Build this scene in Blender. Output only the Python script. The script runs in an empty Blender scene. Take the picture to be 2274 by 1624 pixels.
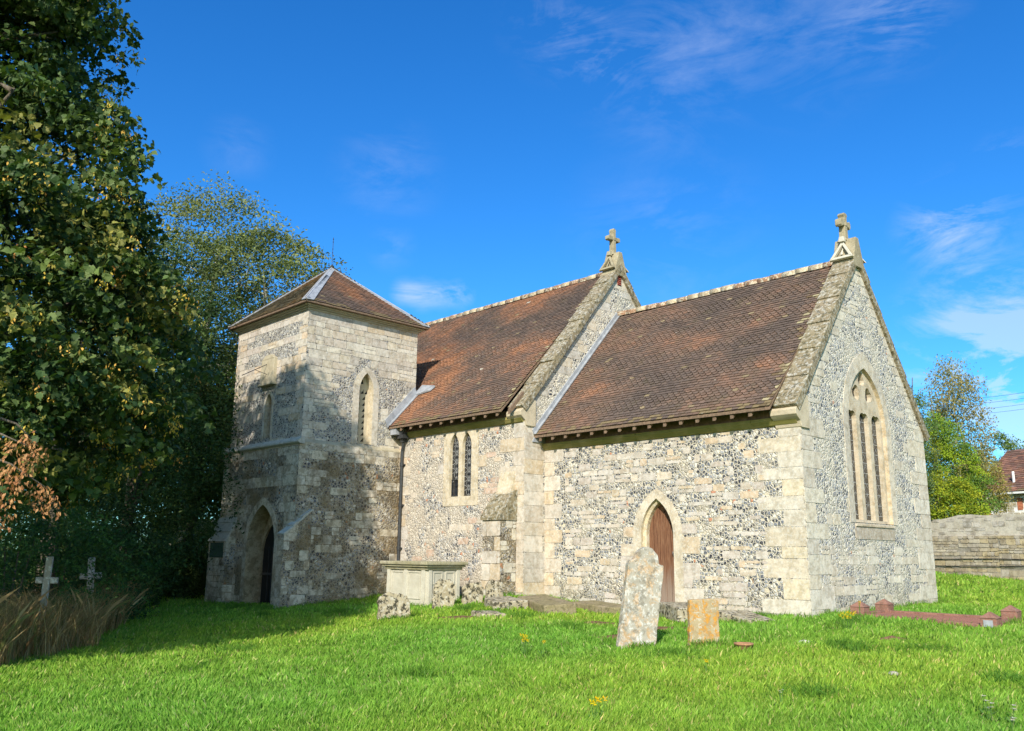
import bpy, math, random
import numpy as np
from mathutils import Vector, Matrix, noise
from mathutils.geometry import tessellate_polygon

sc = bpy.context.scene
V = Vector
rad = math.radians
random.seed(7)
rng = np.random.default_rng(11)

# ------------------------------------------------------------------ camera
CAM = V((7.948, -15.252, 0.969))
AZ, PITCH, ROLL = rad(46.066), rad(12.263), rad(0.628)
F = V((-math.sin(AZ)*math.cos(PITCH), math.cos(AZ)*math.cos(PITCH), math.sin(PITCH)))
R0 = V((math.cos(AZ), math.sin(AZ), 0)); U0 = R0.cross(F)
RR = R0*math.cos(ROLL)+U0*math.sin(ROLL); UU = U0*math.cos(ROLL)-R0*math.sin(ROLL)
cd = bpy.data.cameras.new('camera'); cam = bpy.data.objects.new('camera', cd)
sc.collection.objects.link(cam)
cd.sensor_width = 36; cd.lens = 36*1929.15/2274; cd.clip_end = 3000; cd.clip_start = .1
M = Matrix((RR, UU, -F)).transposed().to_4x4(); M.translation = CAM
cam.matrix_world = M
sc.camera = cam

# ------------------------------------------------------------------ world, sun, exposure
SUN_EL, SUN_AZ = rad(31.8), rad(145.7)       # azimuth clockwise from +Y (north)
w = bpy.data.worlds.new('World'); sc.world = w; w.use_nodes = True
nt = w.node_tree; nt.nodes.clear()
def N(nt, t, **k):
    n = nt.nodes.new(t)
    for a, b in k.items():
        if a == 'inp':
            for i, v in b.items(): n.inputs[i].default_value = v
        else: setattr(n, a, b)
    return n
def L(nt, a, b): nt.links.new(a, b)
tc = N(nt, 'ShaderNodeTexCoord')
sky = N(nt, 'ShaderNodeTexSky', sky_type='NISHITA', sun_disc=False, sun_elevation=SUN_EL, sun_rotation=SUN_AZ,
        air_density=1.0, dust_density=.25, ozone_density=2.2, altitude=50)
hs = N(nt, 'ShaderNodeHueSaturation', inp={'Hue': .5, 'Saturation': 1.33, 'Value': 1.0})
L(nt, sky.outputs[0], hs.inputs['Color'])

def wmath(op, a, b=None, clamp=False):
    n = N(nt, 'ShaderNodeMath', operation=op, use_clamp=clamp)
    for i, x in enumerate((a, b)):
        if x is None: continue
        if isinstance(x, (int, float)): n.inputs[i].default_value = x
        else: L(nt, x, n.inputs[i])
    return n.outputs[0]
# wispy cirrus: a few stretched patches in fixed sky directions
def skydir(u, v):
    return (F+RR*((u-1137)/1929.15)-UU*((v-812)/1929.15)).normalized()
def stretched(axis_scale, rot, scale, detail, rough, dist=0.6):
    mp = N(nt, 'ShaderNodeMapping'); mp.inputs['Rotation'].default_value = rot; mp.inputs['Scale'].default_value = axis_scale
    L(nt, tc.outputs['Generated'], mp.inputs[0])
    nz = N(nt, 'ShaderNodeTexNoise', inp={'Scale': scale, 'Detail': detail, 'Roughness': rough, 'Distortion': dist})
    L(nt, mp.outputs[0], nz.inputs['Vector']); return nz.outputs[0]
wisp = stretched((1, 1, 2.6), (0, rad(12), rad(20)), 6.5, 10, .66, .9)
fine = stretched((1, 1, 2.0), (rad(30), 0, 0), 16, 6, .6, .5)
wm = wmath('MULTIPLY', wisp, wmath('ADD', wmath('MULTIPLY', fine, .7), .65))
total = None
for (u, v, s, amp) in [(1480, 120, .085, .42), (1780, 60, .08, .30), (1320, 130, .04, .6), (1990, 30, .05, .7), (1240, 50, .05, .4), (940, 655, .016, 1.8), (980, 657, .014, 1.5), (1020, 655, .014, 1.5), (900, 648, .014, 1.6), (2100, 515, .040, 1.3), (2180, 480, .05, .35), (2225, 790, .085, 2.6),
                       (2130, 830, .05, 1.0), (2260, 965, .060, 3.0), (870, 550, .022, .45), (1480, 520, .09, .22), (860, 380, .05, .3), (2240, 370, .03, .5), (530, 330, .03, .22), (2290, 830, .06, .8)]:
    d = skydir(u, v)
    dt = N(nt, 'ShaderNodeVectorMath', operation='DISTANCE'); L(nt, tc.outputs['Generated'], dt.inputs[0]); dt.inputs[1].default_value = d
    g = wmath('SUBTRACT', 1, wmath('DIVIDE', dt.outputs['Value'], s*1.5), True)
    g = wmath('MULTIPLY', wmath('POWER', g, 1.3), amp)
    total = g if total is None else wmath('ADD', total, g)
total = wmath('MULTIPLY', total, wmath('MULTIPLY', wmath('SUBTRACT', wm, .44), 4.6), True)
total = wmath('MULTIPLY', total, .42, True)
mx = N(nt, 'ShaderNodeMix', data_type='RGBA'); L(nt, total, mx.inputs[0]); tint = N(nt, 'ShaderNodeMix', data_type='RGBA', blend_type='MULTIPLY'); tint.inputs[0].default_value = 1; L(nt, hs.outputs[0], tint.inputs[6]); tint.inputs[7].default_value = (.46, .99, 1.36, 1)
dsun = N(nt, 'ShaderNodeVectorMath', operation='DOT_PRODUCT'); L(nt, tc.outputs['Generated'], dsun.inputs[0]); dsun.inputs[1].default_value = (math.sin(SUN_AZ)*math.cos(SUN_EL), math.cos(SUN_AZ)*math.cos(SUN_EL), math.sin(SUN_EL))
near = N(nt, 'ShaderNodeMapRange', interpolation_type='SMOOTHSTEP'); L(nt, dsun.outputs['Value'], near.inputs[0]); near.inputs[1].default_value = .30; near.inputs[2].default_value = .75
tcol = N(nt, 'ShaderNodeMix', data_type='RGBA'); L(nt, near.outputs[0], tcol.inputs[0]); tcol.inputs[6].default_value = (.50, 1.02, 1.38, 1); tcol.inputs[7].default_value = (2.1, 1.85, 1.5, 1)  # unseen sky near the sun brightened and warmed, added fill for shaded walls
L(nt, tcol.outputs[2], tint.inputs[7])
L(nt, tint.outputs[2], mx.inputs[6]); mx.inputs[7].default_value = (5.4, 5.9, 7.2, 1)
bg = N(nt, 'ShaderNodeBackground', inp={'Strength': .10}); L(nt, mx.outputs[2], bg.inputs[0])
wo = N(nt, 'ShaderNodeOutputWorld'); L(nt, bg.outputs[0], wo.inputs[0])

sd = bpy.data.lights.new('sun', 'SUN'); sd.energy = 4.25; sd.angle = rad(.5); sd.color = (1, .93, .80)
so = bpy.data.objects.new('sun', sd); sc.collection.objects.link(so)
S = V((math.sin(SUN_AZ)*math.cos(SUN_EL), math.cos(SUN_AZ)*math.cos(SUN_EL), math.sin(SUN_EL)))
so.rotation_euler = S.to_track_quat('Z', 'Y').to_euler(); so.location = (10, -20, 30)
sc.view_settings.view_transform = 'Standard'; sc.view_settings.look = 'None'
sc.view_settings.exposure = .64; sc.view_settings.gamma = 1

# ------------------------------------------------------------------ terrain height
GA = np.array([(0,0,-.10),(-3,0,-.15),(-5.7,0,-.10),(-6.6,-.9,.02),(-8,-.8,-.05),(-11.6,-1.1,-.17),(-12,-4.3,-.38),(-16,-4.3,-.42),(1,1,-.06),(3,.5,-.12),(0,6,-.02),(2,6,.1),(-2.7,12.8,.5),(0,13,.42),(4,12,.4),
(7.9,-15.2,-.58),(3,-13,-.56),(7,-9,-.48),(12,-8,-.45),(-2,-12,-.58),(-8,-10,-.6),(-14,-8,-.6),(1,-5,-.30),(5,-4,-.3),(-5,-5,-.30),(-8,-3,-.24),(-30,0,-.5),(-30,-20,-.7),(0,-30,-.7),(30,-20,-.3),(30,10,.4),(0,40,1.2),(-30,30,.2),(-4,-2,-.22),(-1.5,-1.5,-.18),(2,-1.5,-.2),(60,60,1.5),(-60,60,.5),(-60,-60,-1),(60,-60,-.5)], float)
_K = lambda d: np.sqrt(d*d+1.0)
_D = np.linalg.norm(GA[:, None, :2]-GA[None, :, :2], axis=2)
_W = np.linalg.solve(_K(_D)+1e-3*np.eye(len(GA)), GA[:, 2])
def gz(x, y):
    x = np.asarray(x, float); y = np.asarray(y, float)
    z = np.zeros(x.shape)
    for a, wt in zip(GA, _W): z = z+wt*np.sqrt((x-a[0])**2+(y-a[1])**2+1.0)
    z = z+.018*np.sin(x*1.7+.6*y)*np.cos(y*1.3-.4*x)+.010*np.sin(3.9*x+1)*np.sin(3.1*y)
    return z
def gz1(x, y): return float(gz(x, y))

# ------------------------------------------------------------------ materials
def newmat(name):
    m = bpy.data.materials.new(name); m.use_nodes = True; m.node_tree.nodes.clear(); return m, m.node_tree
class G:
    """small node-graph helper"""
    def __init__(s, name):
        s.m, s.t = newmat(name)
        s.co = N(s.t, 'ShaderNodeNewGeometry').outputs['Position']
    def n(s, t, **k): return N(s.t, t, **k)
    def l(s, a, b): s.t.links.new(a, b)
    def put(s, sock, x):
        if isinstance(x, (int, float)): sock.default_value = x
        elif isinstance(x, tuple): sock.default_value = (*x, 1) if len(x) == 3 and sock.type == 'RGBA' else x
        else: s.l(x, sock)
    def ma(s, op, a, b=0, clamp=False):
        n = s.n('ShaderNodeMath', operation=op, use_clamp=clamp); s.put(n.inputs[0], a); s.put(n.inputs[1], b); return n.outputs[0]
    def mix(s, f, a, b, mode='MIX'):
        n = s.n('ShaderNodeMix', data_type='RGBA', blend_type=mode); s.put(n.inputs[0], f); s.put(n.inputs[6], a); s.put(n.inputs[7], b); return n.outputs[2]
    def noise(s, scale, det=4, rough=.55, dist=0, out=0, vec=None):
        n = s.n('ShaderNodeTexNoise', inp={'Scale': scale, 'Detail': det, 'Roughness': rough, 'Distortion': dist}); s.l(vec or s.co, n.inputs['Vector']); return n.outputs[out]
    def vor(s, scale, feat='F1', vec=None, rnd=1):
        n = s.n('ShaderNodeTexVoronoi', feature=feat, inp={'Scale': scale, 'Randomness': rnd}); s.l(vec or s.co, n.inputs['Vector']); return n
    def mr(s, x, a, b, c=0, d=1, smooth=True):
        n = s.n('ShaderNodeMapRange', interpolation_type='SMOOTHSTEP' if smooth else 'LINEAR'); s.put(n.inputs[0], x)
        for i, v in enumerate((a, b, c, d)): n.inputs[i+1].default_value = v
        return n.outputs[0]
    def ramp(s, x, stops, const=False):
        n = s.n('ShaderNodeValToRGB'); r = n.color_ramp
        if const: r.interpolation = 'CONSTANT'
        while len(r.elements) < len(stops): r.elements.new(1)
        for e, (p, c) in zip(r.elements, stops): e.position = p; e.color = (*c, 1)
        s.l(x, n.inputs[0]); return n.outputs[0]
    def attr(s): return s.n('ShaderNodeAttribute', attribute_name='Col').outputs['Color']
    def mapv(s, sc, rot=(0, 0, 0)):
        n = s.n('ShaderNodeMapping'); n.inputs['Scale'].default_value = sc; n.inputs['Rotation'].default_value = rot; s.l(s.co, n.inputs[0]); return n.outputs[0]
    def out(s, col, rough=.9, bump=None, bstr=.5, bdist=.01, spec=.2, metal=0, trans=None):
        p = s.n('ShaderNodeBsdfPrincipled'); s.put(p.inputs['Base Color'], col); s.put(p.inputs['Roughness'], rough); p.inputs['Specular IOR Level'].default_value = spec; p.inputs['Metallic'].default_value = metal
        if bump is not None:
            b = s.n('ShaderNodeBump', inp={'Strength': bstr, 'Distance': bdist}); s.l(bump, b.inputs['Height']); s.l(b.outputs[0], p.inputs['Normal'])
        sh = p.outputs[0]
        if trans:
            t = s.n('ShaderNodeBsdfTranslucent'); s.put(t.inputs[0], trans[1]); x = s.n('ShaderNodeMixShader'); x.inputs[0].default_value = trans[0]
            s.l(sh, x.inputs[1]); s.l(t.outputs[0], x.inputs[2]); sh = x.outputs[0]
        o = s.n('ShaderNodeOutputMaterial'); s.l(sh, o.inputs[0]); return s.m

def flint_mat(name, scale=15, mortar=(.62, .54, .40), pale=0., stain=0., staincol=(.16, .12, .06), dark=1., lich=.12, red=.02):
    g = G(name)
    warp = g.noise(7, 3, out=1)
    vv = g.n('ShaderNodeVectorMath', operation='MULTIPLY_ADD'); g.l(warp, vv.inputs[0]); vv.inputs[1].default_value = (.05, .05, .05); g.l(g.co, vv.inputs[2])
    vec = vv.outputs[0]
    v1 = g.vor(scale, vec=vec); ve = g.vor(scale, 'DISTANCE_TO_EDGE', vec=vec)
    sep = g.n('ShaderNodeSeparateColor'); g.l(v1.outputs['Color'], sep.inputs[0])
    r1, r2, r3 = sep.outputs
    core = g.ramp(r1, [(0, (.64, .60, .52)), (.16, (.46, .45, .43)), (.30, (.24, .25, .28)), (.48, (.11, .12, .15)), (.66, (.045, .05, .065)), (.92, (.02, .02, .03))], False)
    rim = g.ramp(r2, [(0, (.66, .63, .57)), (.6, (.57, .55, .50)), (1, (.40, .40, .41))])
    k = g.mr(ve.outputs['Distance'], .09, .20)
    k = g.ma('MULTIPLY', k, g.mr(g.noise(scale*2.2, 3), .32, .46))
    col = g.mix(k, rim, core)
    col = g.mix(g.ma('GREATER_THAN', r3, 1-red), col, (.45, .20, .12))
    mo = g.mr(ve.outputs['Distance'], .03, .11, 1, 0)
    mcol = g.mix(g.noise(30, 4), tuple(x*.75 for x in mortar), tuple(min(1, x*1.15) for x in mortar))
    col = g.mix(mo, col, mcol)
    # patches where mortar is smeared over the flints
    sm = g.mr(g.noise(1.6, 5, .6), 0.56-.20*pale, .70-.20*pale)
    sm = g.ma('MULTIPLY', sm, .30+.55*pale, True)
    col = g.mix(sm, col, mcol)
    # lichens and stains
    li = g.mr(g.noise(5.5, 6, .7), .62, .70)
    col = g.mix(g.ma('MULTIPLY', li, lich*4, True), col, g.mix(g.noise(2.2), (.60, .56, .44), (.42, .33, .13)))
    if stain > 0:
        st = g.mr(g.noise(.9, 6, .65), .38, .62)
        col = g.mix(g.ma('MULTIPLY', st, stain), col, g.mix(g.mr(g.noise(2.3, 4), .35, .65), staincol, tuple(x*.5 for x in staincol)), 'MIX')
    z = g.n('ShaderNodeSeparateXYZ'); g.l(g.co, z.inputs[0])
    dirt = g.ma('MULTIPLY', g.mr(g.ma('ADD', z.outputs[2], g.ma('MULTIPLY', g.noise(3, 4), -.5)), -.35, .35, 1, 0), .35)
    col = g.mix(dirt, col, (.22, .18, .11))
    h = g.ma('ADD', g.mr(ve.outputs['Distance'], .0, .16), g.ma('MULTIPLY', g.noise(60, 3), .35))
    return g.out(col, .75, h, .9, .02, .3)

def stone_mat(name, base=None, lich=.25, dirt=.25, grey=(.40, .36, .27), green=0., orange=0., white=0., dark=0., othr=.47):
    g = G(name)
    c = g.attr() if base is None else g.mix(g.noise(1.3, 3), base, tuple(x*.86 for x in base))
    c = g.mix(g.ma('MULTIPLY', g.mr(g.noise(4.5, 6, .65), .42, .68), dirt*1.6, True), c, g.mix(.5, c, grey, 'MULTIPLY'))
    c = g.mix(g.mr(g.noise(45, 4, .6), .35, .75, 0, .35), c, tuple(x*.8 for x in grey))
    bands = g.mr(g.noise(9, 5, .7, vec=g.mapv((1, 1, 2.5))), .64, .70)
    c = g.mix(g.ma('MULTIPLY', bands, lich), c, (.62, .60, .52))
    if white: c = g.mix(g.ma('MULTIPLY', g.mr(g.noise(14, 5, .7), .50, .58), white), c, (.62, .63, .60))
    if orange: c = g.mix(g.ma('MULTIPLY', g.mr(g.noise(7, 6, .7, dist=.3), othr, othr+.10), orange, True), c, g.mix(g.mr(g.noise(22, 4), .4, .6), (.50, .24, .04), (.34, .22, .10)))
    if dark: c = g.mix(g.ma('MULTIPLY', g.mr(g.noise(11, 6, .72), .50, .60), dark, True), c, (.055, .05, .035))
    if green: c = g.mix(g.ma('MULTIPLY', g.mr(g.noise(2.2, 5, .6), .25, .6), green), c, (.20, .19, .05))
    h = g.ma('ADD', g.noise(35, 6, .7), g.ma('MULTIPLY', g.noise(8, 4), .8))
    return g.out(c, .9, h, .55, .012, .15)

MAT = {}
MAT['flintS'] = flint_mat('flint and mortar', 14.5, pale=.30, red=.006, lich=.05)
MAT['flintN'] = flint_mat('pale limewashed flint', 13, mortar=(.61, .53, .42), pale=.72, red=.04, lich=.03)
MAT['flintE'] = flint_mat('weathered flint', 13.5, mortar=(.66, .60, .48), pale=.50, lich=.15, red=.004)
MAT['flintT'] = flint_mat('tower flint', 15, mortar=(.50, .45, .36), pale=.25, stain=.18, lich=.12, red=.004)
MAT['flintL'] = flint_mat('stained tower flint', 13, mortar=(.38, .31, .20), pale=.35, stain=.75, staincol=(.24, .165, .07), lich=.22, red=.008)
MAT['stone'] = stone_mat('limestone ashlar', lich=.5, dirt=.95, grey=(.50, .46, .38), white=.32, dark=.14)
MAT['stoneE'] = stone_mat('lichened ashlar', lich=.6, dirt=.8, grey=(.48, .43, .34), white=.28, dark=.22)
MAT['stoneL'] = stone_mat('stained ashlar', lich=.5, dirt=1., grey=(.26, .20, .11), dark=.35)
MAT['dressed'] = stone_mat('dressed limestone', (.56, .48, .35), .3, .4)
MAT['windowE'] = stone_mat('ochre window stone', (.56, .48, .36), .6, .7, orange=.12, white=.2)
MAT['coping'] = stone_mat('lichened coping', (.27, .215, .14), .6, .7, white=.42, dark=.8, green=.12)
MAT['cross'] = stone_mat('old carved stone', (.38, .33, .22), .5, .6, dark=.2)
MAT['algae'] = stone_mat('algae stained cornice', (.42, .34, .14), .05, .5, green=.85)
MAT['cornice'] = stone_mat('tower cornice', (.48, .42, .30), .2, .4)
MAT['string'] = stone_mat('string course', (.50, .48, .43), .5, .4, white=.4)
MAT['headst'] = stone_mat('lichened headstone', (.40, .37, .31), .7, .5, white=.6, orange=.45, dark=.4)
MAT['headO'] = stone_mat('orange lichened stone', (.43, .34, .20), .3, .5, white=.35, orange=1.05, othr=.45)
MAT['headD'] = stone_mat('dark crusted stone', (.40, .34, .23), .5, .6, dark=1.5, white=.3)
MAT['tomb'] = stone_mat('pale tomb stone', (.56, .53, .44), .3, .3)
MAT['tombtop'] = stone_mat('mossy tomb slab', (.46, .42, .32), .4, .6, green=.35, dark=.3)
MAT['crossD'] = stone_mat('shaded cross stone', (.40, .38, .33), .3, .4, white=.75)
MAT['palewall'] = stone_mat('pale rendered rubble', (.56, .52, .44), .5, .5, dark=.12)
MAT['ledger'] = stone_mat('broken ledger stone', (.30, .24, .16), .4, .6, dark=.6, green=.3)
MAT['brickred'] = stone_mat('red granite kerb', (.27, .125, .095), .35, .8, dark=.3)
MAT['rubble'] = stone_mat('rubble wall stone', lich=.5, dirt=.8, grey=(.30, .25, .16), dark=.2)

def simple(name, col, rough=.6, metal=0, spec=.4, nz=.25, sc_=20):
    g = G(name); c = g.mix(g.mr(g.noise(sc_, 4), .3, .7), tuple(x*(1-nz) for x in col), tuple(min(1, x*(1+nz)) for x in col))
    return g.out(c, rough, g.noise(sc_*3, 3), .2, .004, spec, metal)
MAT['lead'] = simple('weathered lead', (.29, .305, .33), .6, 0, .4, .2, 6)
MAT['iron'] = simple('black iron', (.035, .037, .04), .45)
MAT['glass'] = simple('dark leaded glass', (.018, .02, .024), .12, 0, .7, .5, 8)
MAT['leading'] = simple('lead cames', (.34, .34, .33), .5)
MAT['void'] = simple('dark interior', (.012, .011, .010), .9)
MAT['rafter'] = simple('weathered rafter wood', (.17, .115, .075), .8)
MAT['redlouvre'] = simple('red louvre', (.28, .07, .045), .7)
MAT['board'] = simple('dark green board', (.030, .052, .030), .5)
MAT['white'] = simple('white paint', (.75, .75, .73), .5, 0, .4, .05)
MAT['redbrick'] = simple('orange brick', (.42, .15, .08), .85, 0, .2, .3, 14)
MAT['wire'] = simple('cable', (.03, .03, .03), .6)
MAT['soil'] = simple('bare soil', (.17, .10, .055), .95, 0, .1, .5, 25)
MAT['gravel'] = simple('red gravel', (.30, .14, .10), .95, 0, .1, .45, 60)
MAT['terracotta'] = simple('terracotta', (.33, .17, .09), .85)

g = G('oak door')
gr = g.noise(5, 7, .65, vec=g.mapv((9, 9, .7)))
c = g.ramp(gr, [(.25, (.075, .032, .018)), (.5, (.16, .075, .042)), (.72, (.27, .15, .085))])
z = g.n('ShaderNodeSeparateXYZ'); g.l(g.co, z.inputs[0])
wz = g.ma('MULTIPLY', g.mr(g.ma('ADD', z.outputs[2], g.ma('MULTIPLY', g.noise(8, 4, vec=g.mapv((3, 3, .4))), -.7)), -.25, .55, 1, 0), .75)
c = g.mix(wz, c, (.26, .21, .17)); MAT['oak'] = g.out(c, .7, gr, .6, .006, .2)

g = G('clay roof tiles'); a = g.attr()
c = g.mix(g.mr(g.noise(28, 4), .3, .7, 0, .5), a, g.mix(1, a, (.55, .55, .55), 'MULTIPLY'))
c = g.mix(g.ma('MULTIPLY', g.mr(g.noise(9, 4, .62), .70, .73), .8), c, (.55, .51, .43))
c = g.mix(g.ma('MULTIPLY', g.mr(g.noise(26, 4, .6), .64, .70), .45), c, (.42, .34, .22))
c = g.mix(g.ma('MULTIPLY', g.mr(g.noise(2.5, 5, .6), .5, .75), .35), c, (.12, .10, .05))
MAT['tile'] = g.out(c, .85, g.noise(50, 4), .4, .006, .2)
g = G('ridge tiles'); a = g.attr()
c = g.mix(g.mr(g.noise(16, 5, .7), .48, .56, 0, .8), a, (.55, .50, .38))
MAT['ridge'] = g.out(c, .9, g.noise(30, 5, .7), .8, .015, .15)

def leaf_mat(name, tr=.3, rough=.45, spec=.35):
    g = G(name); a = g.attr()
    return g.out(a, rough, None, spec=spec, trans=(tr, g.mix(1, a, (1.35, 1.5, .5), 'MULTIPLY')))
MAT['leaf'] = leaf_mat('foliage', .22, .55, .22); MAT['grassblade'] = leaf_mat('grass blades', .38, .55, .25); MAT['dry'] = leaf_mat('dry grass', .25, .7, .1)
MAT['seed'] = leaf_mat('seed keys', .3, .7, .1)
g = G('bark'); c = g.ramp(g.noise(7, 6, .65, vec=g.mapv((4, 4, 1))), [(.3, (.05, .04, .03)), (.7, (.19, .16, .12))]); MAT['bark'] = g.out(c, .95, g.noise(12, 5, vec=g.mapv((4, 4, 1))), .8, .03, .1)
g = G('pale bark'); c = g.ramp(g.noise(7, 6, .65), [(.3, (.22, .20, .15)), (.7, (.42, .40, .32))]); MAT['palebark'] = g.out(c, .95, None, spec=.1)

g = G('lawn')
n1 = g.noise(.35, 5, .6); n2 = g.noise(6, 6, .7); n3 = g.noise(40, 4, .7, vec=g.mapv((1, 1, .3)))
c = g.mix(g.mr(n1, .35, .65), (.06, .13, .012), (.09, .18, .018))
c = g.mix(g.mr(n2, .4, .7, 0, .5), c, (.045, .12, .012))
c = g.mix(g.mr(n3, .35, .7, 0, .6), c, (.14, .25, .03))
MAT['lawn'] = g.out(c, .85, g.ma('ADD', n2, n3), 1, .05, .1)

# ------------------------------------------------------------------ mesh helpers
Z = V((0, 0, 1))
class MB:
    def __init__(s): s.v = []; s.f = []; s.m = []; s.c = []
    def poly(s, pts, mat=0, col=(1, 1, 1)):
        n = len(s.v); s.v += [tuple(p) for p in pts]; s.f.append(tuple(range(n, n+len(pts)))); s.m.append(mat); s.c.append(col)
    def mesh(s, vs, fs, mat=0, col=(1, 1, 1)):
        n = len(s.v); s.v += [tuple(p) for p in vs]
        for f in fs: s.f.append(tuple(n+i for i in f)); s.m.append(mat); s.c.append(col)
    def prism(s, pts, ext, mat=0, col=(1, 1, 1), taper=None):
        k = len(pts); ext = V(ext); pts = [V(p) for p in pts]
        top = [p+ext for p in pts]
        if taper is not None:
            c = sum(top, V())/k; top = [c+(p-c)*taper for p in top]
        s.mesh(pts+top, [tuple(range(k))[::-1], tuple(range(k, 2*k))]+[(i, (i+1) % k, k+(i+1) % k, k+i) for i in range(k)], mat, col)
    def box(s, a, b, mat=0, col=(1, 1, 1), jit=0):
        x0, y0, z0 = a; x1, y1, z1 = b
        p = [(x0, y0, z0), (x1, y0, z0), (x1, y1, z0), (x0, y1, z0), (x0, y0, z1), (x1, y0, z1), (x1, y1, z1), (x0, y1, z1)]
        if jit: p = [tuple(q+random.uniform(-jit, jit) for q in r) for r in p]
        s.mesh(p, [(0, 3, 2, 1), (4, 5, 6, 7), (0, 1, 5, 4), (1, 2, 6, 5), (2, 3, 7, 6), (3, 0, 4, 7)], mat, col)
    def tube(s, path, r, n=8, mat=0, col=(1, 1, 1), cap=True):
        path = [V(p) for p in path]; rs = r if isinstance(r, (list, tuple)) else [r]*len(path)
        base = len(s.v); up = None
        for i, p in enumerate(path):
            t = (path[min(i+1, len(path)-1)]-path[max(i-1, 0)]).normalized()
            a = t.cross(Z if abs(t.z) < .9 else V((1, 0, 0))).normalized() if up is None else (up-t*up.dot(t)).normalized()
            up = a; b = t.cross(a)
            s.v += [tuple(p+(a*math.cos(q)+b*math.sin(q))*rs[i]) for q in [2*math.pi*j/n for j in range(n)]]
        for i in range(len(path)-1):
            for j in range(n):
                s.f.append((base+i*n+j, base+i*n+(j+1) % n, base+(i+1)*n+(j+1) % n, base+(i+1)*n+j)); s.m.append(mat); s.c.append(col)
        if cap:
            for o in (0, (len(path)-1)*n): s.f.append(tuple(base+o+j for j in range(n))); s.m.append(mat); s.c.append(col)
    def build(s, name, mats, parent=None, smooth=False, bevel=0):
        me = bpy.data.meshes.new(name); me.from_pydata(s.v, [], s.f)
        for m in (mats if isinstance(mats, (list, tuple)) else [mats]): me.materials.append(MAT[m])
        me.polygons.foreach_set('material_index', s.m)
        if any(c != (1, 1, 1) for c in s.c):
            at = me.color_attributes.new('Col', 'FLOAT_COLOR', 'CORNER')
            cnt = [len(f) for f in s.f]
            arr = np.repeat(np.array([(*c, 1) for c in s.c], np.float32), cnt, axis=0); at.data.foreach_set('color', arr.ravel())
        me.polygons.foreach_set('use_smooth', [smooth]*len(s.f)); me.update()
        o = bpy.data.objects.new(name, me); sc.collection.objects.link(o)
        if parent: o.parent = parent
        if bevel:
            b = o.modifiers.new('bevel', 'BEVEL'); b.width = bevel; b.segments = 2; b.limit_method = 'ANGLE'
        return o
def npmesh(name, verts, faces_n, mats, cols=None, parent=None, smooth=False, midx=None):
    """verts (N,3); faces_n: (F,k) index array; cols (F,3)"""
    me = bpy.data.meshes.new(name); nv = len(verts); nf, k = faces_n.shape
    me.vertices.add(nv); me.vertices.foreach_set('co', verts.astype(np.float32).ravel())
    me.loops.add(nf*k); me.loops.foreach_set('vertex_index', faces_n.astype(np.int32).ravel())
    me.polygons.add(nf); me.polygons.foreach_set('loop_start', np.arange(0, nf*k, k, dtype=np.int32)); me.polygons.foreach_set('loop_total', np.full(nf, k, dtype=np.int32))
    for m in (mats if isinstance(mats, (list, tuple)) else [mats]): me.materials.append(MAT[m])
    if midx is not None: me.polygons.foreach_set('material_index', midx.astype(np.int32))
    if cols is not None:
        at = me.color_attributes.new('Col', 'FLOAT_COLOR', 'CORNER')
        a = np.concatenate([np.repeat(cols, k, axis=0), np.ones((nf*k, 1))], 1).astype(np.float32); at.data.foreach_set('color', a.ravel())
    me.polygons.foreach_set('use_smooth', np.full(nf, smooth)); me.update(calc_edges=True)
    o = bpy.data.objects.new(name, me); sc.collection.objects.link(o)
    if parent: o.parent = parent
    return o
def empty(name, loc, label=None, cat=None, group=None, rz=0):
    o = bpy.data.objects.new(name, None); sc.collection.objects.link(o); o.location = loc; o.rotation_euler = (0, 0, rz)
    o.empty_display_size = .2
    if label: tag(o, label, cat, group)
    return o
def tag(o, label, cat=None, group=None, kind=None):
    if label: o['label'] = label
    if cat: o['category'] = cat
    if group: o['group'] = group
    if kind: o['kind'] = kind
    return o
def pt(O, U, u, v, n=0):
    Nn = U.cross(Z); return O+U*u+Z*v+Nn*n
def arch(cx, w, zb, zs, za, n=7):
    """pointed arch outline, counter-clockwise from bottom left"""
    a = w/2; h = za-zs; r = (a*a+h*h)/(2*a); th = math.atan2(h, r-a)
    right = [(cx+a-r+r*math.cos(t), zs+r*math.sin(t)) for t in [th*i/n for i in range(n+1)]]
    left = [(2*cx-x, y) for x, y in right[:-1]][::-1]
    return [(cx-a, zb), (cx+a, zb)]+right+left
def face(mb, O, U, outer, holes=[], mat=0, n=0, col=(1, 1, 1)):
    pls = [outer]+list(holes); flat = [p for q in pls for p in q]
    vs = [pt(O, U, x, y, n) for x, y in flat]
    tris = tessellate_polygon([[V((x, y, 0)) for x, y in q] for q in pls])
    fs = []
    for t in tris:
        (x0, y0), (x1, y1), (x2, y2) = [flat[i] for i in t]
        fs.append(tuple(t) if (x1-x0)*(y2-y0)-(x2-x0)*(y1-y0) > 0 else tuple(t)[::-1])
    mb.mesh(vs, fs, mat, col)
def reveal(mb, O, U, hole, d0, d1, mat=0, col=(1, 1, 1), scale=None):
    for i in range(len(hole)):
        a, b = hole[i], hole[(i+1) % len(hole)]
        mb.poly([pt(O, U, *a, d0), pt(O, U, *b, d0), pt(O, U, *b, d1), pt(O, U, *a, d1)], mat, col)
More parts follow.
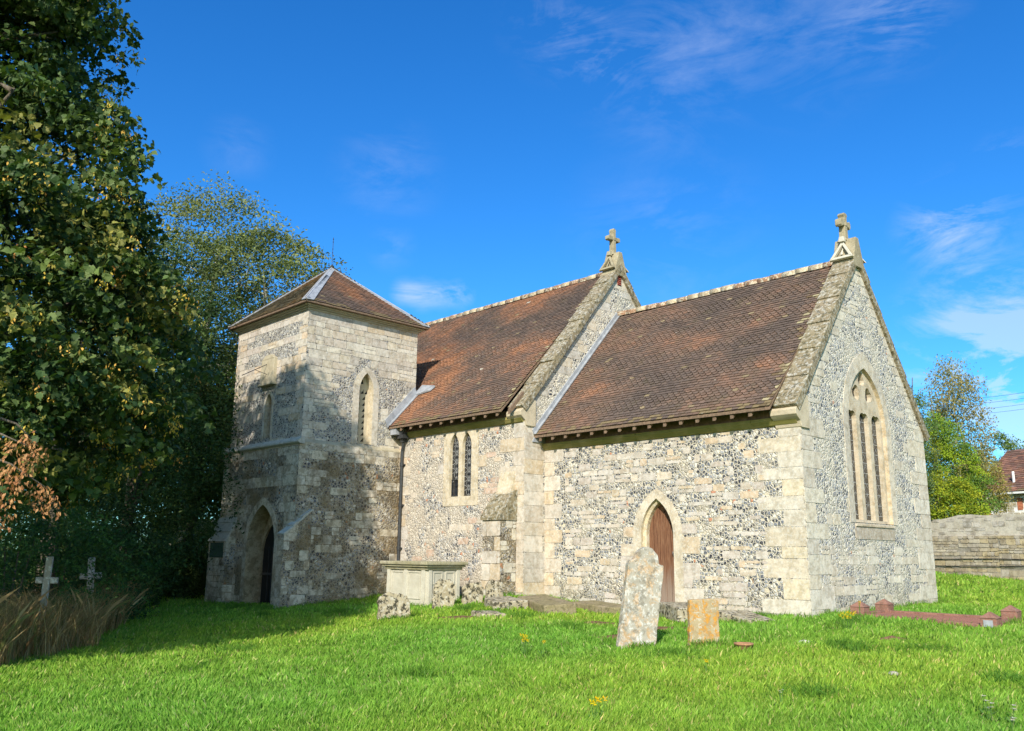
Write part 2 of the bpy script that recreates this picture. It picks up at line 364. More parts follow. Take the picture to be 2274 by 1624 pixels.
def clip(poly, cl):
    """clip poly by convex ccw polygon cl"""
    out = list(poly)
    for i in range(len(cl)):
        (ax, ay), (bx, by) = cl[i], cl[(i+1) % len(cl)]
        side = lambda p: (bx-ax)*(p[1]-ay)-(by-ay)*(p[0]-ax)
        inp, out = out, []
        for j in range(len(inp)):
            p, q = inp[j], inp[(j+1) % len(inp)]; sp, sq = side(p), side(q)
            if sp >= 0: out.append(p)
            if (sp >= 0) != (sq >= 0):
                t = sp/(sp-sq); out.append((p[0]+(q[0]-p[0])*t, p[1]+(q[1]-p[1])*t))
        if not out: return []
    return out
def inside(p, poly):
    x, y = p; c = False
    for i in range(len(poly)):
        (x0, y0), (x1, y1) = poly[i], poly[i-1]
        if (y0 > y) != (y1 > y) and x < (x1-x0)*(y-y0)/(y1-y0)+x0: c = not c
    return c
CREAM = [(.58, .49, .36), (.54, .46, .35), (.50, .44, .35), (.60, .53, .42), (.58, .46, .30), (.50, .43, .35), (.57, .51, .42), (.59, .45, .29), (.54, .47, .38)]
GREYC = [(.62, .56, .44), (.60, .53, .40), (.65, .59, .46), (.57, .50, .38), (.62, .54, .39), (.64, .58, .44)]
def bcol(pal=CREAM, j=.08):
    c = random.choice(pal); k = 1+random.uniform(-j, j); return (c[0]*k*.98, c[1]*k*.99, c[2]*k*1.07)
def block(mb, O, U, poly, holes, u0, v0, u1, v1, mat=1, proud=.006, pal=CREAM, gap=.008, jit=.008, col=None):
    u0 += gap; v0 += gap; u1 -= gap; v1 -= gap
    if u1-u0 < .04 or v1-v0 < .03: return
    J = lambda: random.uniform(-jit, jit)
    c = min(.02, (u1-u0)*.2)
    q = [(u0+c, v0+J()), (u1-c, v0+J()), (u1+J(), v0+c), (u1+J(), v1-c), (u1-c, v1+J()), (u0+c, v1+J()), (u0+J(), v1-c), (u0+J(), v0+c)]
    for h in holes:
        for a in [(u0+(u1-u0)*i/4, v0+(v1-v0)*k/3) for i in range(5) for k in range(4)]:
            if inside(a, h): return
    q = clip(q, poly)
    if len(q) < 3: return
    pr = proud+random.uniform(-.002, .003)
    k = len(q); vs = [pt(O, U, x, y, -.02) for x, y in q]+[pt(O, U, x, y, pr) for x, y in q]
    mb.mesh(vs, [tuple(range(k, 2*k))]+[(i, (i+1) % k, k+(i+1) % k, k+i) for i in range(k)], mat, col or bcol(pal))
def coursed(mb, O, U, poly, holes, u0, u1, v0, v1, prob, wr=(.22, .6), hr=(.14, .21), mat=1, pal=CREAM, proud=.005, gap=.008):
    """rows of blocks; prob(u,v) chance that a stone sits there"""
    v = v0
    while v < v1-.06:
        h = random.uniform(*hr); h = min(h, v1-v); u = u0-random.uniform(0, .3)
        while u < u1:
            wd = random.uniform(*wr); a, b = max(u, u0), min(u+wd, u1)
            if b-a > .08 and random.random() < prob((a+b)/2, v+h/2):
                if random.random() < .2 and h > .16:
                    block(mb, O, U, poly, holes, a, v, b, v+h*.5, mat, proud, pal, gap); block(mb, O, U, poly, holes, a, v+h*.5, b, v+h, mat, proud, pal, gap)
                else: block(mb, O, U, poly, holes, a, v, b, v+h, mat, proud, pal, gap)
            u += wd
        v += h
def quoin(mb, O, U, poly, holes, edge, sgn, v0, v1, ws=(.30, .52), hr=(.24, .36), mat=1, pal=CREAM, proud=.008):
    v = v0; k = 0
    while v < v1-.05:
        h = min(random.uniform(*hr), v1-v); wd = ws[k % 2]*random.uniform(.88, 1.12)
        a, b = (edge, edge+wd) if sgn > 0 else (edge-wd, edge)
        block(mb, O, U, poly, holes, a, v, b, v+h, mat, proud, pal, .004, .003); v += h; k += 1
def ring(mb, O, U, outer, inner, n0, n1, mat=0, pal=CREAM, per=2, base=None):
    """arched surround between two outlines with the same number of points (skips the sill edge)"""
    m = len(outer); idx = list(range(1, m))+[0]
    col = base or bcol(pal)
    for k in range(len(idx)-1):
        i, j = idx[k], idx[k+1]
        if k % per == 0: col = base or bcol(pal)
        a, b, c, d = outer[i], outer[j], inner[j], inner[i]
        mb.poly([pt(O, U, *a, n1), pt(O, U, *b, n1), pt(O, U, *c, n1), pt(O, U, *d, n1)], mat, col)
        mb.poly([pt(O, U, *a, n0), pt(O, U, *b, n0), pt(O, U, *b, n1), pt(O, U, *a, n1)], mat, col)
# ================================================================== THE CHURCH
church = empty('church', (0, 0, 0), 'old flint and limestone church with clay tiled roofs, square tower and gable crosses', 'church')
XA, YA = V((1, 0, 0)), V((0, 1, 0))
LC, WC, YN = 6.70, 5.93, -.70
HE, HR = 3.779, 7.468; HEN, HRN = 4.389, 8.753
YM = WC/2; OE = .387
GB = -.9            # walls start below ground

# ---- chancel walls
mb = MB()
O = V((-LC, 0, 0))                     # south wall, u = x + LC
polyS = [(0, GB), (LC, GB), (LC, 3.66), (0, 3.66)]
DX = LC-3.39                            # door centre
door_h = arch(DX, .72, -.2, 1.40, 2.10); door_o = arch(DX, 1.28, -.2, 1.38, 2.38)
face(mb, O, XA, polyS, [arch(DX, .84, -.2, 1.40, 2.17)], 0)
mid = arch(DX, .84, -.2, 1.40, 2.17)
ring(mb, O, XA, door_o, mid, -.02, .014, 1, [(.60, .51, .36), (.57, .49, .35), (.56, .47, .33)], 3)
reveal(mb, O, XA, mid, .014, -.06, 1, (.62, .51, .33)); 
for i in range(len(mid)):
    j = (i+1) % len(mid); mb.poly([pt(O, XA, *mid[i], -.06), pt(O, XA, *mid[j], -.06), pt(O, XA, *door_h[j], -.10), pt(O, XA, *door_h[i], -.10)], 1, (.60, .50, .33))
reveal(mb, O, XA, door_h, -.10, -.30, 1, (.60, .50, .33))
hol = [door_o]
# long and short jamb stones beside the door
for (a, b, c, d) in [(DX-.98, .96, DX-.62, 1.22), (DX-.92, .34, DX-.62, .62), (DX+.62, 1.02, DX+1.06, 1.36), (DX+.62, .50, DX+1.05, .84), (DX+.62, 1.42, DX+1.0, 1.62), (DX-.9, 1.36, DX-.62, 1.58), (DX+.62, -.2, DX+1.12, .34), (DX+.62, .34, DX+.86, .52), (DX-.8, -.3, DX-.62, .34), (DX-1.0, .62, DX-.62, .96)]:
    block(mb, O, XA, polyS, [], a, b, c, d, 1, .009, gap=.004, jit=.003)
def pS(u, v):
    if v < .25: return .30
    if u > LC-1.9 and v < 1.3: return .62
    if v > 3.1: return .55 if v > 3.3 else .30
    return .39
quoin(mb, O, XA, polyS, hol, LC, -1, GB, 3.45, (.50, .95), (.20, .42), pal=[(.60, .52, .38), (.58, .52, .40), (.57, .49, .35), (.60, .51, .34)], proud=.004)
quoin(mb, O, XA, polyS, hol, 0, 1, GB, 3.45, (.32, .58), (.26, .38), pal=CREAM[:5])
coursed(mb, O, XA, polyS, hol+[[(DX-1.0, -.3), (DX+1.12, -.3), (DX+1.12, 1.6), (DX-1.0, 1.6)]], .66, LC-.8, GB, 3.45, pS, (.13, .50), (.09, .19), gap=.014)
# east wall (gable)
OEa = V((0, 0, 0)); ZT = 3.74; ZAp = 7.62
polyE = [(0, GB), (WC, GB), (WC, ZT+.2), (YM, ZAp), (0, ZT+.2)]
EC = 2.95
win_o = arch(EC, 2.26, 1.66, 3.75, 5.34); win_i = arch(EC, 1.78, 1.68, 3.75, 4.98)
face(mb, OEa, YA, polyE, [win_i], 2)
ring(mb, OEa, YA, win_o, win_i, -.02, .012, 3, [(.56, .49, .36), (.52, .46, .35), (.60, .52, .38)], 2)
reveal(mb, OEa, YA, win_i, .012, -.07, 3, (.55, .44, .29))
holE = [win_o]
quoin(mb, OEa, YA, polyE, holE, 0, 1, GB, 4.0, (.45, .85), (.26, .38), 3, GREYC)
quoin(mb, OEa, YA, polyE, holE, WC, -1, GB, 4.0, (.55, .95), (.26, .38), 3, GREYC)
def pE(u, v):
    edge = min(u, WC-u)
    t = (v-3.9)/(ZAp-3.9)
    if v > 3.6:
        d = (1-t)*YM-abs(u-YM)
        return 1 if d < .42 else .05
    if v < 1.45: return .50
    if abs(u-EC) < 1.25 and v < 5: return .55
    return .16
coursed(mb, OEa, YA, polyE, holE+[[(1.72, 1.3), (4.06, 1.3), (4.06, 4.2), (1.72, 4.2)]], .45, WC-.5, GB, ZAp, pE, (.22, .55), (.16, .24), 3, GREYC, gap=.014)
coursed(mb, OEa, YA, polyE, [win_o], 1.72, 1.84, 1.6, 4.1, lambda u, v: 1, (.11, .12), (.2, .3), 3, GREYC)
coursed(mb, OEa, YA, polyE, [win_o], 3.94, 4.06, 1.6, 4.1, lambda u, v: 1, (.11, .12), (.2, .3), 3, GREYC)
block(mb, OEa, YA, polyE, [], 2.02, 1.34, 3.88, 1.66, 3, .012, [(.44, .37, .27)], .002, .004)
# north wall
face(mb, V((0, WC, 0)), -XA, [(0, GB), (LC, GB), (LC, 3.66), (0, 3.66)], [], 2)
mb.build('chancel_wall', ['flintS', 'stone', 'flintE', 'stoneE'], church)

# ---- nave walls
mb = MB()
XW = -17.4
O = V((XW, YN, 0)); LN = -LC-XW
polyN = [(0, GB), (LN, GB), (LN, 4.27), (0, 4.27)]
ux = lambda x: x-XW
wl = [arch(ux(x), .36, 2.40, 3.66, 4.02, 5) for x in (-9.26, -8.77)]
face(mb, O, XA, polyN, wl, 0)
fr = [(ux(-9.68), 2.16), (ux(-8.34), 2.16), (ux(-8.34), 4.14), (ux(-9.68), 4.14)]
face(mb, O, XA, fr, wl, 1, .008, (.60, .51, .37))
reveal(mb, O, XA, fr, -.02, .012, 1, (.60, .48, .30))
for h in wl: reveal(mb, O, XA, h, .012, -.10, 1, (.62, .52, .36))
for (a, b, c, d) in [(-9.92, 3.0, -9.68, 3.28), (-8.34, 3.1, -8.02, 3.38)]: block(mb, O, XA, polyN, [], ux(a), b, ux(c), d, 1, .010, gap=.003)
hol = [fr]
quoin(mb, O, XA, polyN, hol, LN, -1, GB, 4.1, (.38, .85), (.26, .40), 1, CREAM[:5])
quoin(mb, O, XA, polyN, hol, ux(-11.55), 1, GB, 4.1, (.28, .40), (.24, .36), 1)
def pN(u, v):
    x = u+XW
    if v > 3.95: return .85
    if x > -8.3 and v > 2: return .40
    return .13
coursed(mb, O, XA, polyN, hol+[[(ux(-11.5), -.9), (ux(-11.2), -.9), (ux(-11.2), 4), (ux(-11.5), 4)]], ux(-11.3), LN-.5, GB, 4.1, pN, (.2, .5), (.11, .19), 1, pal=[(.62, .52, .38), (.60, .48, .33), (.58, .50, .38), (.56, .40, .28)])
# east gable
OG = V((-LC, 0, 0)); YR = WC-YN
ZTn, ZAn = 4.40, 8.90
polyG = [(YN, GB), (YR, GB), (YR, ZTn+.15), (YM, ZAn), (YN, ZTn+.15)]
face(mb, OG, YA, polyG, [], 2)
def pG(u, v):
    t = (v-4.4)/(ZAn-4.4); d = (1-t)*(YM-YN)-abs(u-YM)
    if v > 3.6 and d < .50: return 1
    return .14 if v > 4.3 else .6
coursed(mb, OG, YA, polyG, [], YN, YR, 3.0, ZAn, pG, (.25, .6), (.2, .3), 3, [(.55, .50, .40), (.58, .50, .36), (.50, .46, .38)])
quoin(mb, OG, YA, polyG, [], YN, 1, GB, 4.2, (.69, .69), (.28, .42), 1, CREAM[:5])
# west gable and north wall
OWt = V((XW, WC-YN, 0))
face(mb, OWt, -YA, [(0, GB), (WC-2*YN, GB), (WC-2*YN, 4.5), ((WC-2*YN)/2, 8.7), (0, 4.5)], [], 0)
face(mb, V((-LC, WC-YN, 0)), -XA, [(0, GB), (LN, GB), (LN, 4.27), (0, 4.27)], [], 0)
mb.build('nave_wall', ['flintN', 'stone', 'flintE', 'stoneE'], church)

# small red louvre high in the nave gable
mb = MB()
mb.box((-6.72, 2.89, 8.32), (-6.685, 3.05, 8.62), 0)
for k in range(5): mb.prism([(-6.685, 2.90, 8.34+k*.055), (-6.665, 2.90, 8.34+k*.055), (-6.685, 2.90, 8.385+k*.055)], (0, .14, 0), 0)
mb.build('gable_louvre', 'redlouvre', church)

# ---- cornice under the chancel and nave eaves
mb = MB()
def moulding(mb, x0, x1, y, zb, mat=0):
    prof = [(0, 0), (-.05, .02), (-.085, .07), (-.11, .10), (-.11, .16), (0, .16)]
    n = max(2, int((x1-x0)/.9)); 
    for i in range(n):
        a = x0+(x1-x0)*i/n+.003; b = x0+(x1-x0)*(i+1)/n-.003
        mb.prism([(a, y+p, zb+q) for p, q in prof], (b-a, 0, 0), mat)
moulding(mb, -LC+.002, -.03, .004, 3.44)
mb.box((-LC, -.02, 3.60), (0, .2, 3.78), 1)
mb.build('eaves_cornice', ['algae', 'rafter'], church)
mb = MB()
moulding(mb, -11.56, -LC-.03, YN+.004, 4.07)
mb.box((-11.5, YN-.02, 4.23), (-LC, YN+.2, 4.41), 1)
mb.build('eaves_cornice', ['algae', 'rafter'], church)

# ---- roofs
def tilecol(x, s, kind):
    n = noise.noise(V((x*.45, s*.8, kind*7.3))); n2 = noise.noise(V((x*1.3, s*2.0, 3+kind)))
    r = random.random()
    o = n*.9+n2*.55+random.gauss(0, .14)
    if kind == 0: o = o*.8-.20
    if kind == 1: o += .22+.5*noise.noise(V((x*.3, s*.35, 9)))
    if kind == 2: o += .10
    if kind == 3: o -= .2
    t = max(0, min(1, (o+.55)/1.3))
    st = [(.120, .090, .075), (.155, .108, .084), (.195, .122, .088), (.255, .138, .088), (.34, .165, .090)]
    f = t*4; i = min(3, int(f)); f -= i; c = tuple(a+(b-a)*f for a, b in zip(st[i], st[i+1]))
    if kind == 3: c = (c[0]*1.05, c[1]*1.25, c[2]*1.0)
    if r < .0015: c = (.50, .46, .38)
    elif r < .012: c = (.26, .20, .12)
    k = random.uniform(.86, 1.15); return tuple(q*k for q in c)
def tiles(mb, O, A, Sd, length, slen, kind, wid=.152, ex=.088, fancy=None, test=None, lichend=0):
    Nn = A.cross(Sd).normalized()
    nr = int(slen/ex); ncol = int(length/wid)
    for i in range(nr):
        s0 = i*ex; off = (i % 2)*.5; sc_ = fancy and fancy(i)
        for j in range(-1, ncol+1):
            a0 = (j+off)*wid+random.uniform(-.004, .004); a1 = a0+wid-.006
            a0c, a1c = max(a0, 0), min(a1, length)
            if a1c-a0c < .03: continue
            am = (a0c+a1c)/2
            if test and not test(am, s0+ex*.5): continue
            lift = .029+random.uniform(-.004, .005); sj = s0+random.uniform(-.005, .005)
            sag = -.012*math.sin(am*1.1+s0*.7)*math.sin(s0*.9)
            if sc_: bot = [(a0c, sj+.055), (a0c+(am-a0c)*.45, sj+.012), (am, sj), (a1c-(a1c-am)*.45, sj+.012), (a1c, sj+.055)]
            else: bot = [(a0c, sj), (a1c, sj+random.uniform(-.004, .004))]
            P = lambda a, s, h: O+A*a+Sd*s+Nn*(h+sag)
            topb = [P(a, s, lift) for a, s in bot]; low = [P(a, s, lift-.012) for a, s in bot]
            k = len(bot)
            vs = topb+low+[P(a1c, s0+ex+.06, .002), P(a0c, s0+ex+.06, .002)]
            col = tilecol(am, s0, kind)
            if lichend and am > length-lichend*random.uniform(.3, 1) and random.random() < .4: col = random.choice([(.40, .34, .20), (.25, .19, .11), (.16, .11, .06)])
            if s0 < .12 and random.random() < .5: col = (.22, .165, .09)
            fs = [tuple(range(k))+(2*k, 2*k+1)]+[(m+k, m+1+k, m+1, m) for m in range(k-1)]
            mb.mesh(vs, fs, 0, col)
def ridge(mb, p0, p1, r=.13):
    p0, p1 = V(p0), V(p1); Lr = (p1-p0).length; n = int(Lr/.33); d = (p1-p0)/n; side = d.normalized().cross(Z)
    for i in range(n):
        a = p0+d*i; b = a+d*1.03; rr = r*random.uniform(.93, 1.07); ph = random.uniform(-.01, .01)
        col = random.choice([(.33, .26, .17), (.26, .15, .09), (.40, .32, .20), (.20, .13, .08)])
        vs = []
        for q, R_ in ((a, rr), (b, rr*.93)):
            for k in range(7):
                t = math.pi*(-.12+1.24*k/6); vs.append(q+side*R_*math.cos(t)+Z*(R_*.9*math.sin(t)+ph))
        mb.mesh(vs, [(k, k+1, 8+k, 7+k) for k in range(6)]+[tuple(range(6, -1, -1)), tuple(range(7, 14))], 0, col)
def gableroof(name, x0, x1, yc, half, ze, zr, kind, fancy=None, rafter_x=(), lichend=0):
    mb = MB(); sl = math.hypot(half, zr-ze)
    for sg in (-1, 1):
        Sd = V((0, -sg*half, zr-ze)).normalized()
        if sg < 0: tiles(mb, V((x0, yc-half, ze)), XA, Sd, x1-x0, sl-.02, kind, fancy=fancy, lichend=lichend)
        else: tiles(mb, V((x1, yc+half, ze)), -XA, Sd, x1-x0, sl-.02, kind)
        # boarding under the tiles
        a = V((x0, yc+sg*half, ze-.012)); b = V((x1, yc+sg*half, ze-.012)); c = V((x1, yc, zr-.012)); d = V((x0, yc, zr-.012))
        th = V((0, 0, -.05)); mb.mesh([a, b, c, d, a+th, b+th, c+th, d+th], [(0, 1, 2, 3), (7, 6, 5, 4), (0, 4, 5, 1), (1, 5, 6, 2), (2, 6, 7, 3), (3, 7, 4, 0)], 1)
    roof = mb.build(name, ['tile', 'rafter'], church)
    mb = MB(); ridge(mb, (x0, yc, zr-.02), (x1, yc, zr-.02)); mb.build('ridge_tiles', 'ridge', roof, True)
    # rafter feet
    m = (zr-ze)/half; ra = None
    for i, x in enumerate(rafter_x):
        y0 = yc-half+.03; y1 = yc-half+OE+.10
        if ra is None:
            mb = MB(); z0 = ze+m*.03-.055
            mb.prism([(0, 0, z0-.0), (0, 0, z0-.125), (0, y1-y0, z0-.12+m*(y1-y0)*.9), (0, y1-y0, z0+m*(y1-y0))], (.075, 0, 0), 0)
            ra = mb.build('rafter', 'rafter', roof); ra.location = (x, y0, 0)
        else:
            c = ra.copy(); sc.collection.objects.link(c); c.parent = roof; c.location = (x, y0, 0)
    return roof
gableroof('chancel_roof', -LC, -.39, YM, YM+OE, HE, HR, 0, fancy=lambda i: (i//5) % 2 == 1,
          rafter_x=[-6.55+.405*k for k in range(15)], lichend=.35)
gableroof('nave_roof', XW+.1, -LC-.40, YM, YM-YN+OE, HEN, HRN, 1, fancy=lambda i: (i//6) % 2 == 1 and i < 40,
          rafter_x=[-11.18+.427*k for k in range(11)], lichend=.2)

# ---- coping stones along the gables, kneelers, crosses
def coping(x0, x1, yc, half, zt, za, n, thick=.16):
    mb = MB()
    for sg in (-1, 1):
        p0 = V((0, yc+sg*half, zt)); p1 = V((0, yc, za)); d = (p1-p0); nn = V((0, -sg*d.z*-1, d.y*-1*-1)); d1 = d.normalized()
        nrm = V((0, sg*abs(d1.z), abs(d1.y)))
        for i in range(n):
            a = p0+d*(i/n); b = p0+d*((i+1.04)/n) if i < n-1 else p1.copy()
            o0 = random.uniform(-.006, .01); t0 = .030+o0; t1 = -.004+o0
            e = random.uniform(-.008, .008)
            for (xa, xb, up) in ((x0+e, x1+e, 0),):
                pts = [a+nrm*t0, b+nrm*t1, b-nrm*thick, a-nrm*thick]
                mb.prism([V((xa, p.y, p.z)) for p in pts], (xb-xa, 0, 0), 0)
    return mb.build('gable_coping', 'coping', church, bevel=.012)
coping(-.42, .07, YM, YM+.22, 3.79, 7.66, 6)
coping(-LC-.42, -LC+.09, YM, YM-YN+.15, 4.44, 8.95, 7)
def kneeler(x0, x1, y, z, m=1.2):
    mb = MB()
    prof = [(.0, -.34), (-.02, -.32), (-.05, -.22), (-.15, -.15), (-.21, -.10), (-.22, -.01), (.12, .34), (.3, .30), (.3, -.34)]
    mb.prism([(x0, y+p, z+q) for p, q in prof], (x1-x0, 0, 0), 0); return mb.build('kneeler', 'dressed', church, bevel=.008)
kneeler(-.50, .045, 0.0, 3.72); kneeler(-LC-.46, -LC+.05, YN+.04, 4.33)

def saddle(x0, x1, yc, z, white):
    mb = MB()
    # gablet block
    h = .40
    xm = (x0+x1)/2
    mb.prism([(x0+.02, yc-.29, z-.36), (x0+.02, yc+.29, z-.36), (x0+.02, yc+.07, z+h-.06), (x0+.02, yc-.07, z+h-.06)], (x1-x0-.0, 0, 0), 0)
    # carved triangular gablets on the south and north slopes
    for sg in (-1, 1):
        a = V((x0-.02, yc+sg*.28, z-.20)); b = V((x1+.05, yc+sg*.28, z-.20)); c = V((xm, yc+sg*.11, z+.27))
        d = V((0, sg*.07, .02))
        for p, q in ((a, b), (b, c), (c, a)):
            mid_ = (a+b+c)/3; pi = p+(mid_-p)*.38; qi = q+(mid_-q)*.38
            mb.mesh([p, q, qi, pi, p+d, q+d, qi+d, pi+d], [(4, 5, 6, 7), (0, 1, 5, 4), (2, 3, 7, 6), (1, 2, 6, 5), (3, 0, 4, 7)], 1)
        mb.prism([a+(b-a)*.5+V((0, 0, .10))+d*.6-V((.03, 0, 0)), a+(b-a)*.5+V((.03, 0, .10))+d*.6, c+d*.6-V((0, 0, .12))], (0, -sg*.03, 0), 1)
        # small boss on top
        mb.prism([(xm-.07, yc+sg*.19-.06, z+.24), (xm+.07, yc+sg*.19-.06, z+.24), (xm+.07, yc+sg*.19+.06, z+.24), (xm-.07, yc+sg*.19+.06, z+.24)], (0, 0, .13), 1, taper=.7)
    return mb.build('saddle_stone', ['cross', 'tomb' if white else 'cross'], church, bevel=.015)
saddle(-.42, .06, YM, 7.62, True); saddle(-LC-.42, -LC+.06, YM, 8.95, False)
def cross_finial(x, y, z, h, arm, t, flare, name='gable_cross'):
    mb = MB(); d = .075
    out = []
    zc = z+h*.62
    mb.prism([(x-.11, y-.13, z), (x+.11, y-.13, z), (x+.11, y+.13, z), (x-.11, y+.13, z)], (0, 0, .08), 0, taper=.7)
    w0 = t
    def limb(dy, dz, ln, w1):
        # tapered limb from the centre
        py, pz = -dz, dy
        a = [(y+py*w0/2, zc+pz*w0/2), (y-py*w0/2, zc-pz*w0/2), (y-py*w0/2+dy*ln*.6, zc-pz*w0/2+dz*ln*.6), (y-py*w1/2+dy*ln*.8, zc-pz*w1/2+dz*ln*.8), (y-py*w1*.28+dy*ln, zc-pz*w1*.28+dz*ln),
             (y+py*w1*.28+dy*ln, zc+pz*w1*.28+dz*ln), (y+py*w1/2+dy*ln*.8, zc+pz*w1/2+dz*ln*.8), (y+py*w0/2+dy*ln*.6, zc+pz*w0/2+dz*ln*.6)]
        mb.prism([(x-d, p, q) for p, q in a], (2*d, 0, 0), 0)
    limb(0, 1, h*.38, t*flare); limb(-1, 0, arm, t*flare); limb(1, 0, arm, t*flare)
    mb.prism([(x-d, y-t*.62, z+.06), (x-d, y+t*.62, z+.06), (x-d, y+t/2, zc), (x-d, y-t/2, zc)], (2*d, 0, 0), 0)
    mb.prism([(x-d-.012, y-t*.45, zc-t*.45), (x-d-.012, y+t*.45, zc-t*.45), (x-d-.012, y+t*.45, zc+t*.45), (x-d-.012, y-t*.45, zc+t*.45)], (2*d+.024, 0, 0), 0)
    return mb.build(name, 'cross', church, bevel=.012)
cross_finial(-.22, YM, 7.92, .68, .235, .125, 1.6); cross_finial(-LC-.2, YM, 9.24, .80, .25, .115, 1.3)

# ---- lead flashing where the chancel roof meets the nave gable, and round the tower
mb = MB()
m = (HR-HE)/(YM+OE)
def strip(mb, p, q, wx, wz):
    p, q = V(p), V(q); mb.prism([p, p+V(wx), p+V(wx)+V(wz), p+V(wz)], q-p, 0)
y0 = -OE-.02
strip(mb, (-LC+.003, y0, HE+.03), (-LC+.003, YM-.1, HR-.06), (.04, 0, 0), (0, -.05, .10))
strip(mb, (-LC+.003, y0, HE+.028), (-LC+.003, YM-.1, HR-.062), (.10, 0, 0), (0, 0, .034))
mb.prism([(-LC-.02, YN+.25, 3.62), (-LC-.02, -.02, 3.62), (-LC-.02, -.02, 4.12), (-LC-.02, YN+.30, 3.72)], (.06, 0, 0), 0)
mb.build('lead_flashing', 'lead', church)
mb = MB(); mN = (HRN-HEN)/(YM-YN+OE); TX = -11.667; ya = YN-OE
zr_ = lambda y: HEN+mN*(y-ya)
strip(mb, (TX+.003, ya-.05, zr_(ya-.05)+.03), (TX+.003, -.15, zr_(-.15)+.03), (.04, 0, 0), (0, -.10, .20))
strip(mb, (TX+.003, ya-.03, zr_(ya)+.03), (TX+.003, -.15, zr_(-.15)+.034), (.12, 0, 0), (0, 0, .034))
mb.prism([(TX-.05, -.22, zr_(-.22)+.05), (TX+.60, -.14, zr_(-.14)+.05), (TX+.68, -.02, zr_(-.02)+.05), (TX-.05, .1, zr_(.1)+.05)], (0, -.02, .035), 0)
mb.box((-11.62, YN-.36, 4.16), (-11.36, YN+.02, 4.34), 0)
mb.build('lead_flashing', 'lead', church)

# ---- downpipe with rainwater head
mb = MB(); px, py = -11.34, YN-.10
mb.prism([(px-.13, py-.14, 4.06), (px+.15, py-.14, 4.06), (px+.15, py+.09, 4.06), (px-.13, py+.09, 4.06)], (0, 0, .17), 0)
mb.prism([(px-.06, py-.06, 3.96), (px+.06, py-.06, 3.96), (px+.06, py+.05, 3.96), (px-.06, py+.05, 3.96)], (0, 0, .11), 0)
mb.tube([(px, py, 4.0), (px-.02, py+.01, 3.86), (px-.07, py+.02, 3.72), (px-.07, py+.02, 2.0), (px-.07, py+.02, -.25)], .042, 10)
for zz in (3.3, 2.2, 1.05): mb.tube([(px-.07, py+.02, zz), (px-.07, py+.02, zz+.10)], .055, 10); mb.box((px-.15, py+.02, zz+.03), (px+.01, py+.12, zz+.07))
mb.build('downpipe', 'iron', church)

# ---- nave buttress
mb = MB(); bx0, bx1, by = -7.56, -6.94, -1.22
mb.box((bx0, by, GB), (bx1, YN+.01, 1.78), 0)
mb.prism([(bx0-.03, by-.05, 1.75), (bx0-.03, by-.05, 1.83), (bx0-.03, YN-.14, 2.42), (bx0-.03, YN+.01, 2.48), (bx0-.03, YN+.01, 1.75)], (bx1-bx0+.06, 0, 0), 1)
mb.prism([(bx0+.06, YN-.17, 2.38), (bx0+.06, YN-.13, 2.50), (bx0+.06, YN, 2.95), (bx0+.06, YN, 2.38)], (bx1-bx0-.12, 0, 0), 2, (.55, .46, .32))
OB = V((bx0, by, 0)); pb = [(0, GB), (bx1-bx0, GB), (bx1-bx0, 1.75), (0, 1.75)]
coursed(mb, OB, XA, pb, [], 0, bx1-bx0, GB, 1.75, lambda u, v: .93, (.3, .66), (.26, .40), 2, CREAM[:5], .008)
OB2 = V((bx1, by, 0)); pb2 = [(0, GB), (.52, GB), (.52, 1.75), (0, 1.75)]
coursed(mb, OB2, YA, pb2, [], 0, .5, GB, 1.75, lambda u, v: .25, (.16, .3), (.2, .3), 2, GREYC, .006)
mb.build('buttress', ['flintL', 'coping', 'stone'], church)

# ---- chancel door
mb = MB(); O = V((-LC, 0, 0)); a = [(x, z_) for x, z_ in door_h]
xs = [DX-.37, DX-.235, DX-.09, DX+.06, DX+.20, DX+.37]
for i in range(5):
    q = clip([(xs[i]+.006, -.1), (xs[i+1]-.006, -.1), (xs[i+1]-.006, 2.3), (xs[i]+.006, 2.3)], a)
    nn = -.205+random.uniform(-.006, .006)
    mb.prism([pt(O, XA, x, z_, nn-.03) for x, z_ in q], XA.cross(Z)*.03, 0)
face(mb, O, XA, a, [], 1, -.245)
for xx in (xs[2], xs[3]):
    mb.box((-LC+xx-.018, .185, .0), (-LC+xx+.018, .21, 1.86), 0)
dr = mb.build('door', ['oak', 'void'], church, bevel=.004)
mb = MB(); mb.tube([(-LC+DX+.27, .175, .98), (-LC+DX+.27, .16, 1.02), (-LC+DX+.27, .175, 1.06)], .012, 6); mb.box((-LC+DX+.25, .178, 1.0), (-LC+DX+.29, .19, 1.04)); mb.build('handle', 'iron', dr)
mb = MB(); mb.box((-LC+DX-.62, -.35, -.4), (-LC+DX+.66, .3, -.03), 0, jit=.02); mb.build('door_step', 'headD', church, bevel=.02)

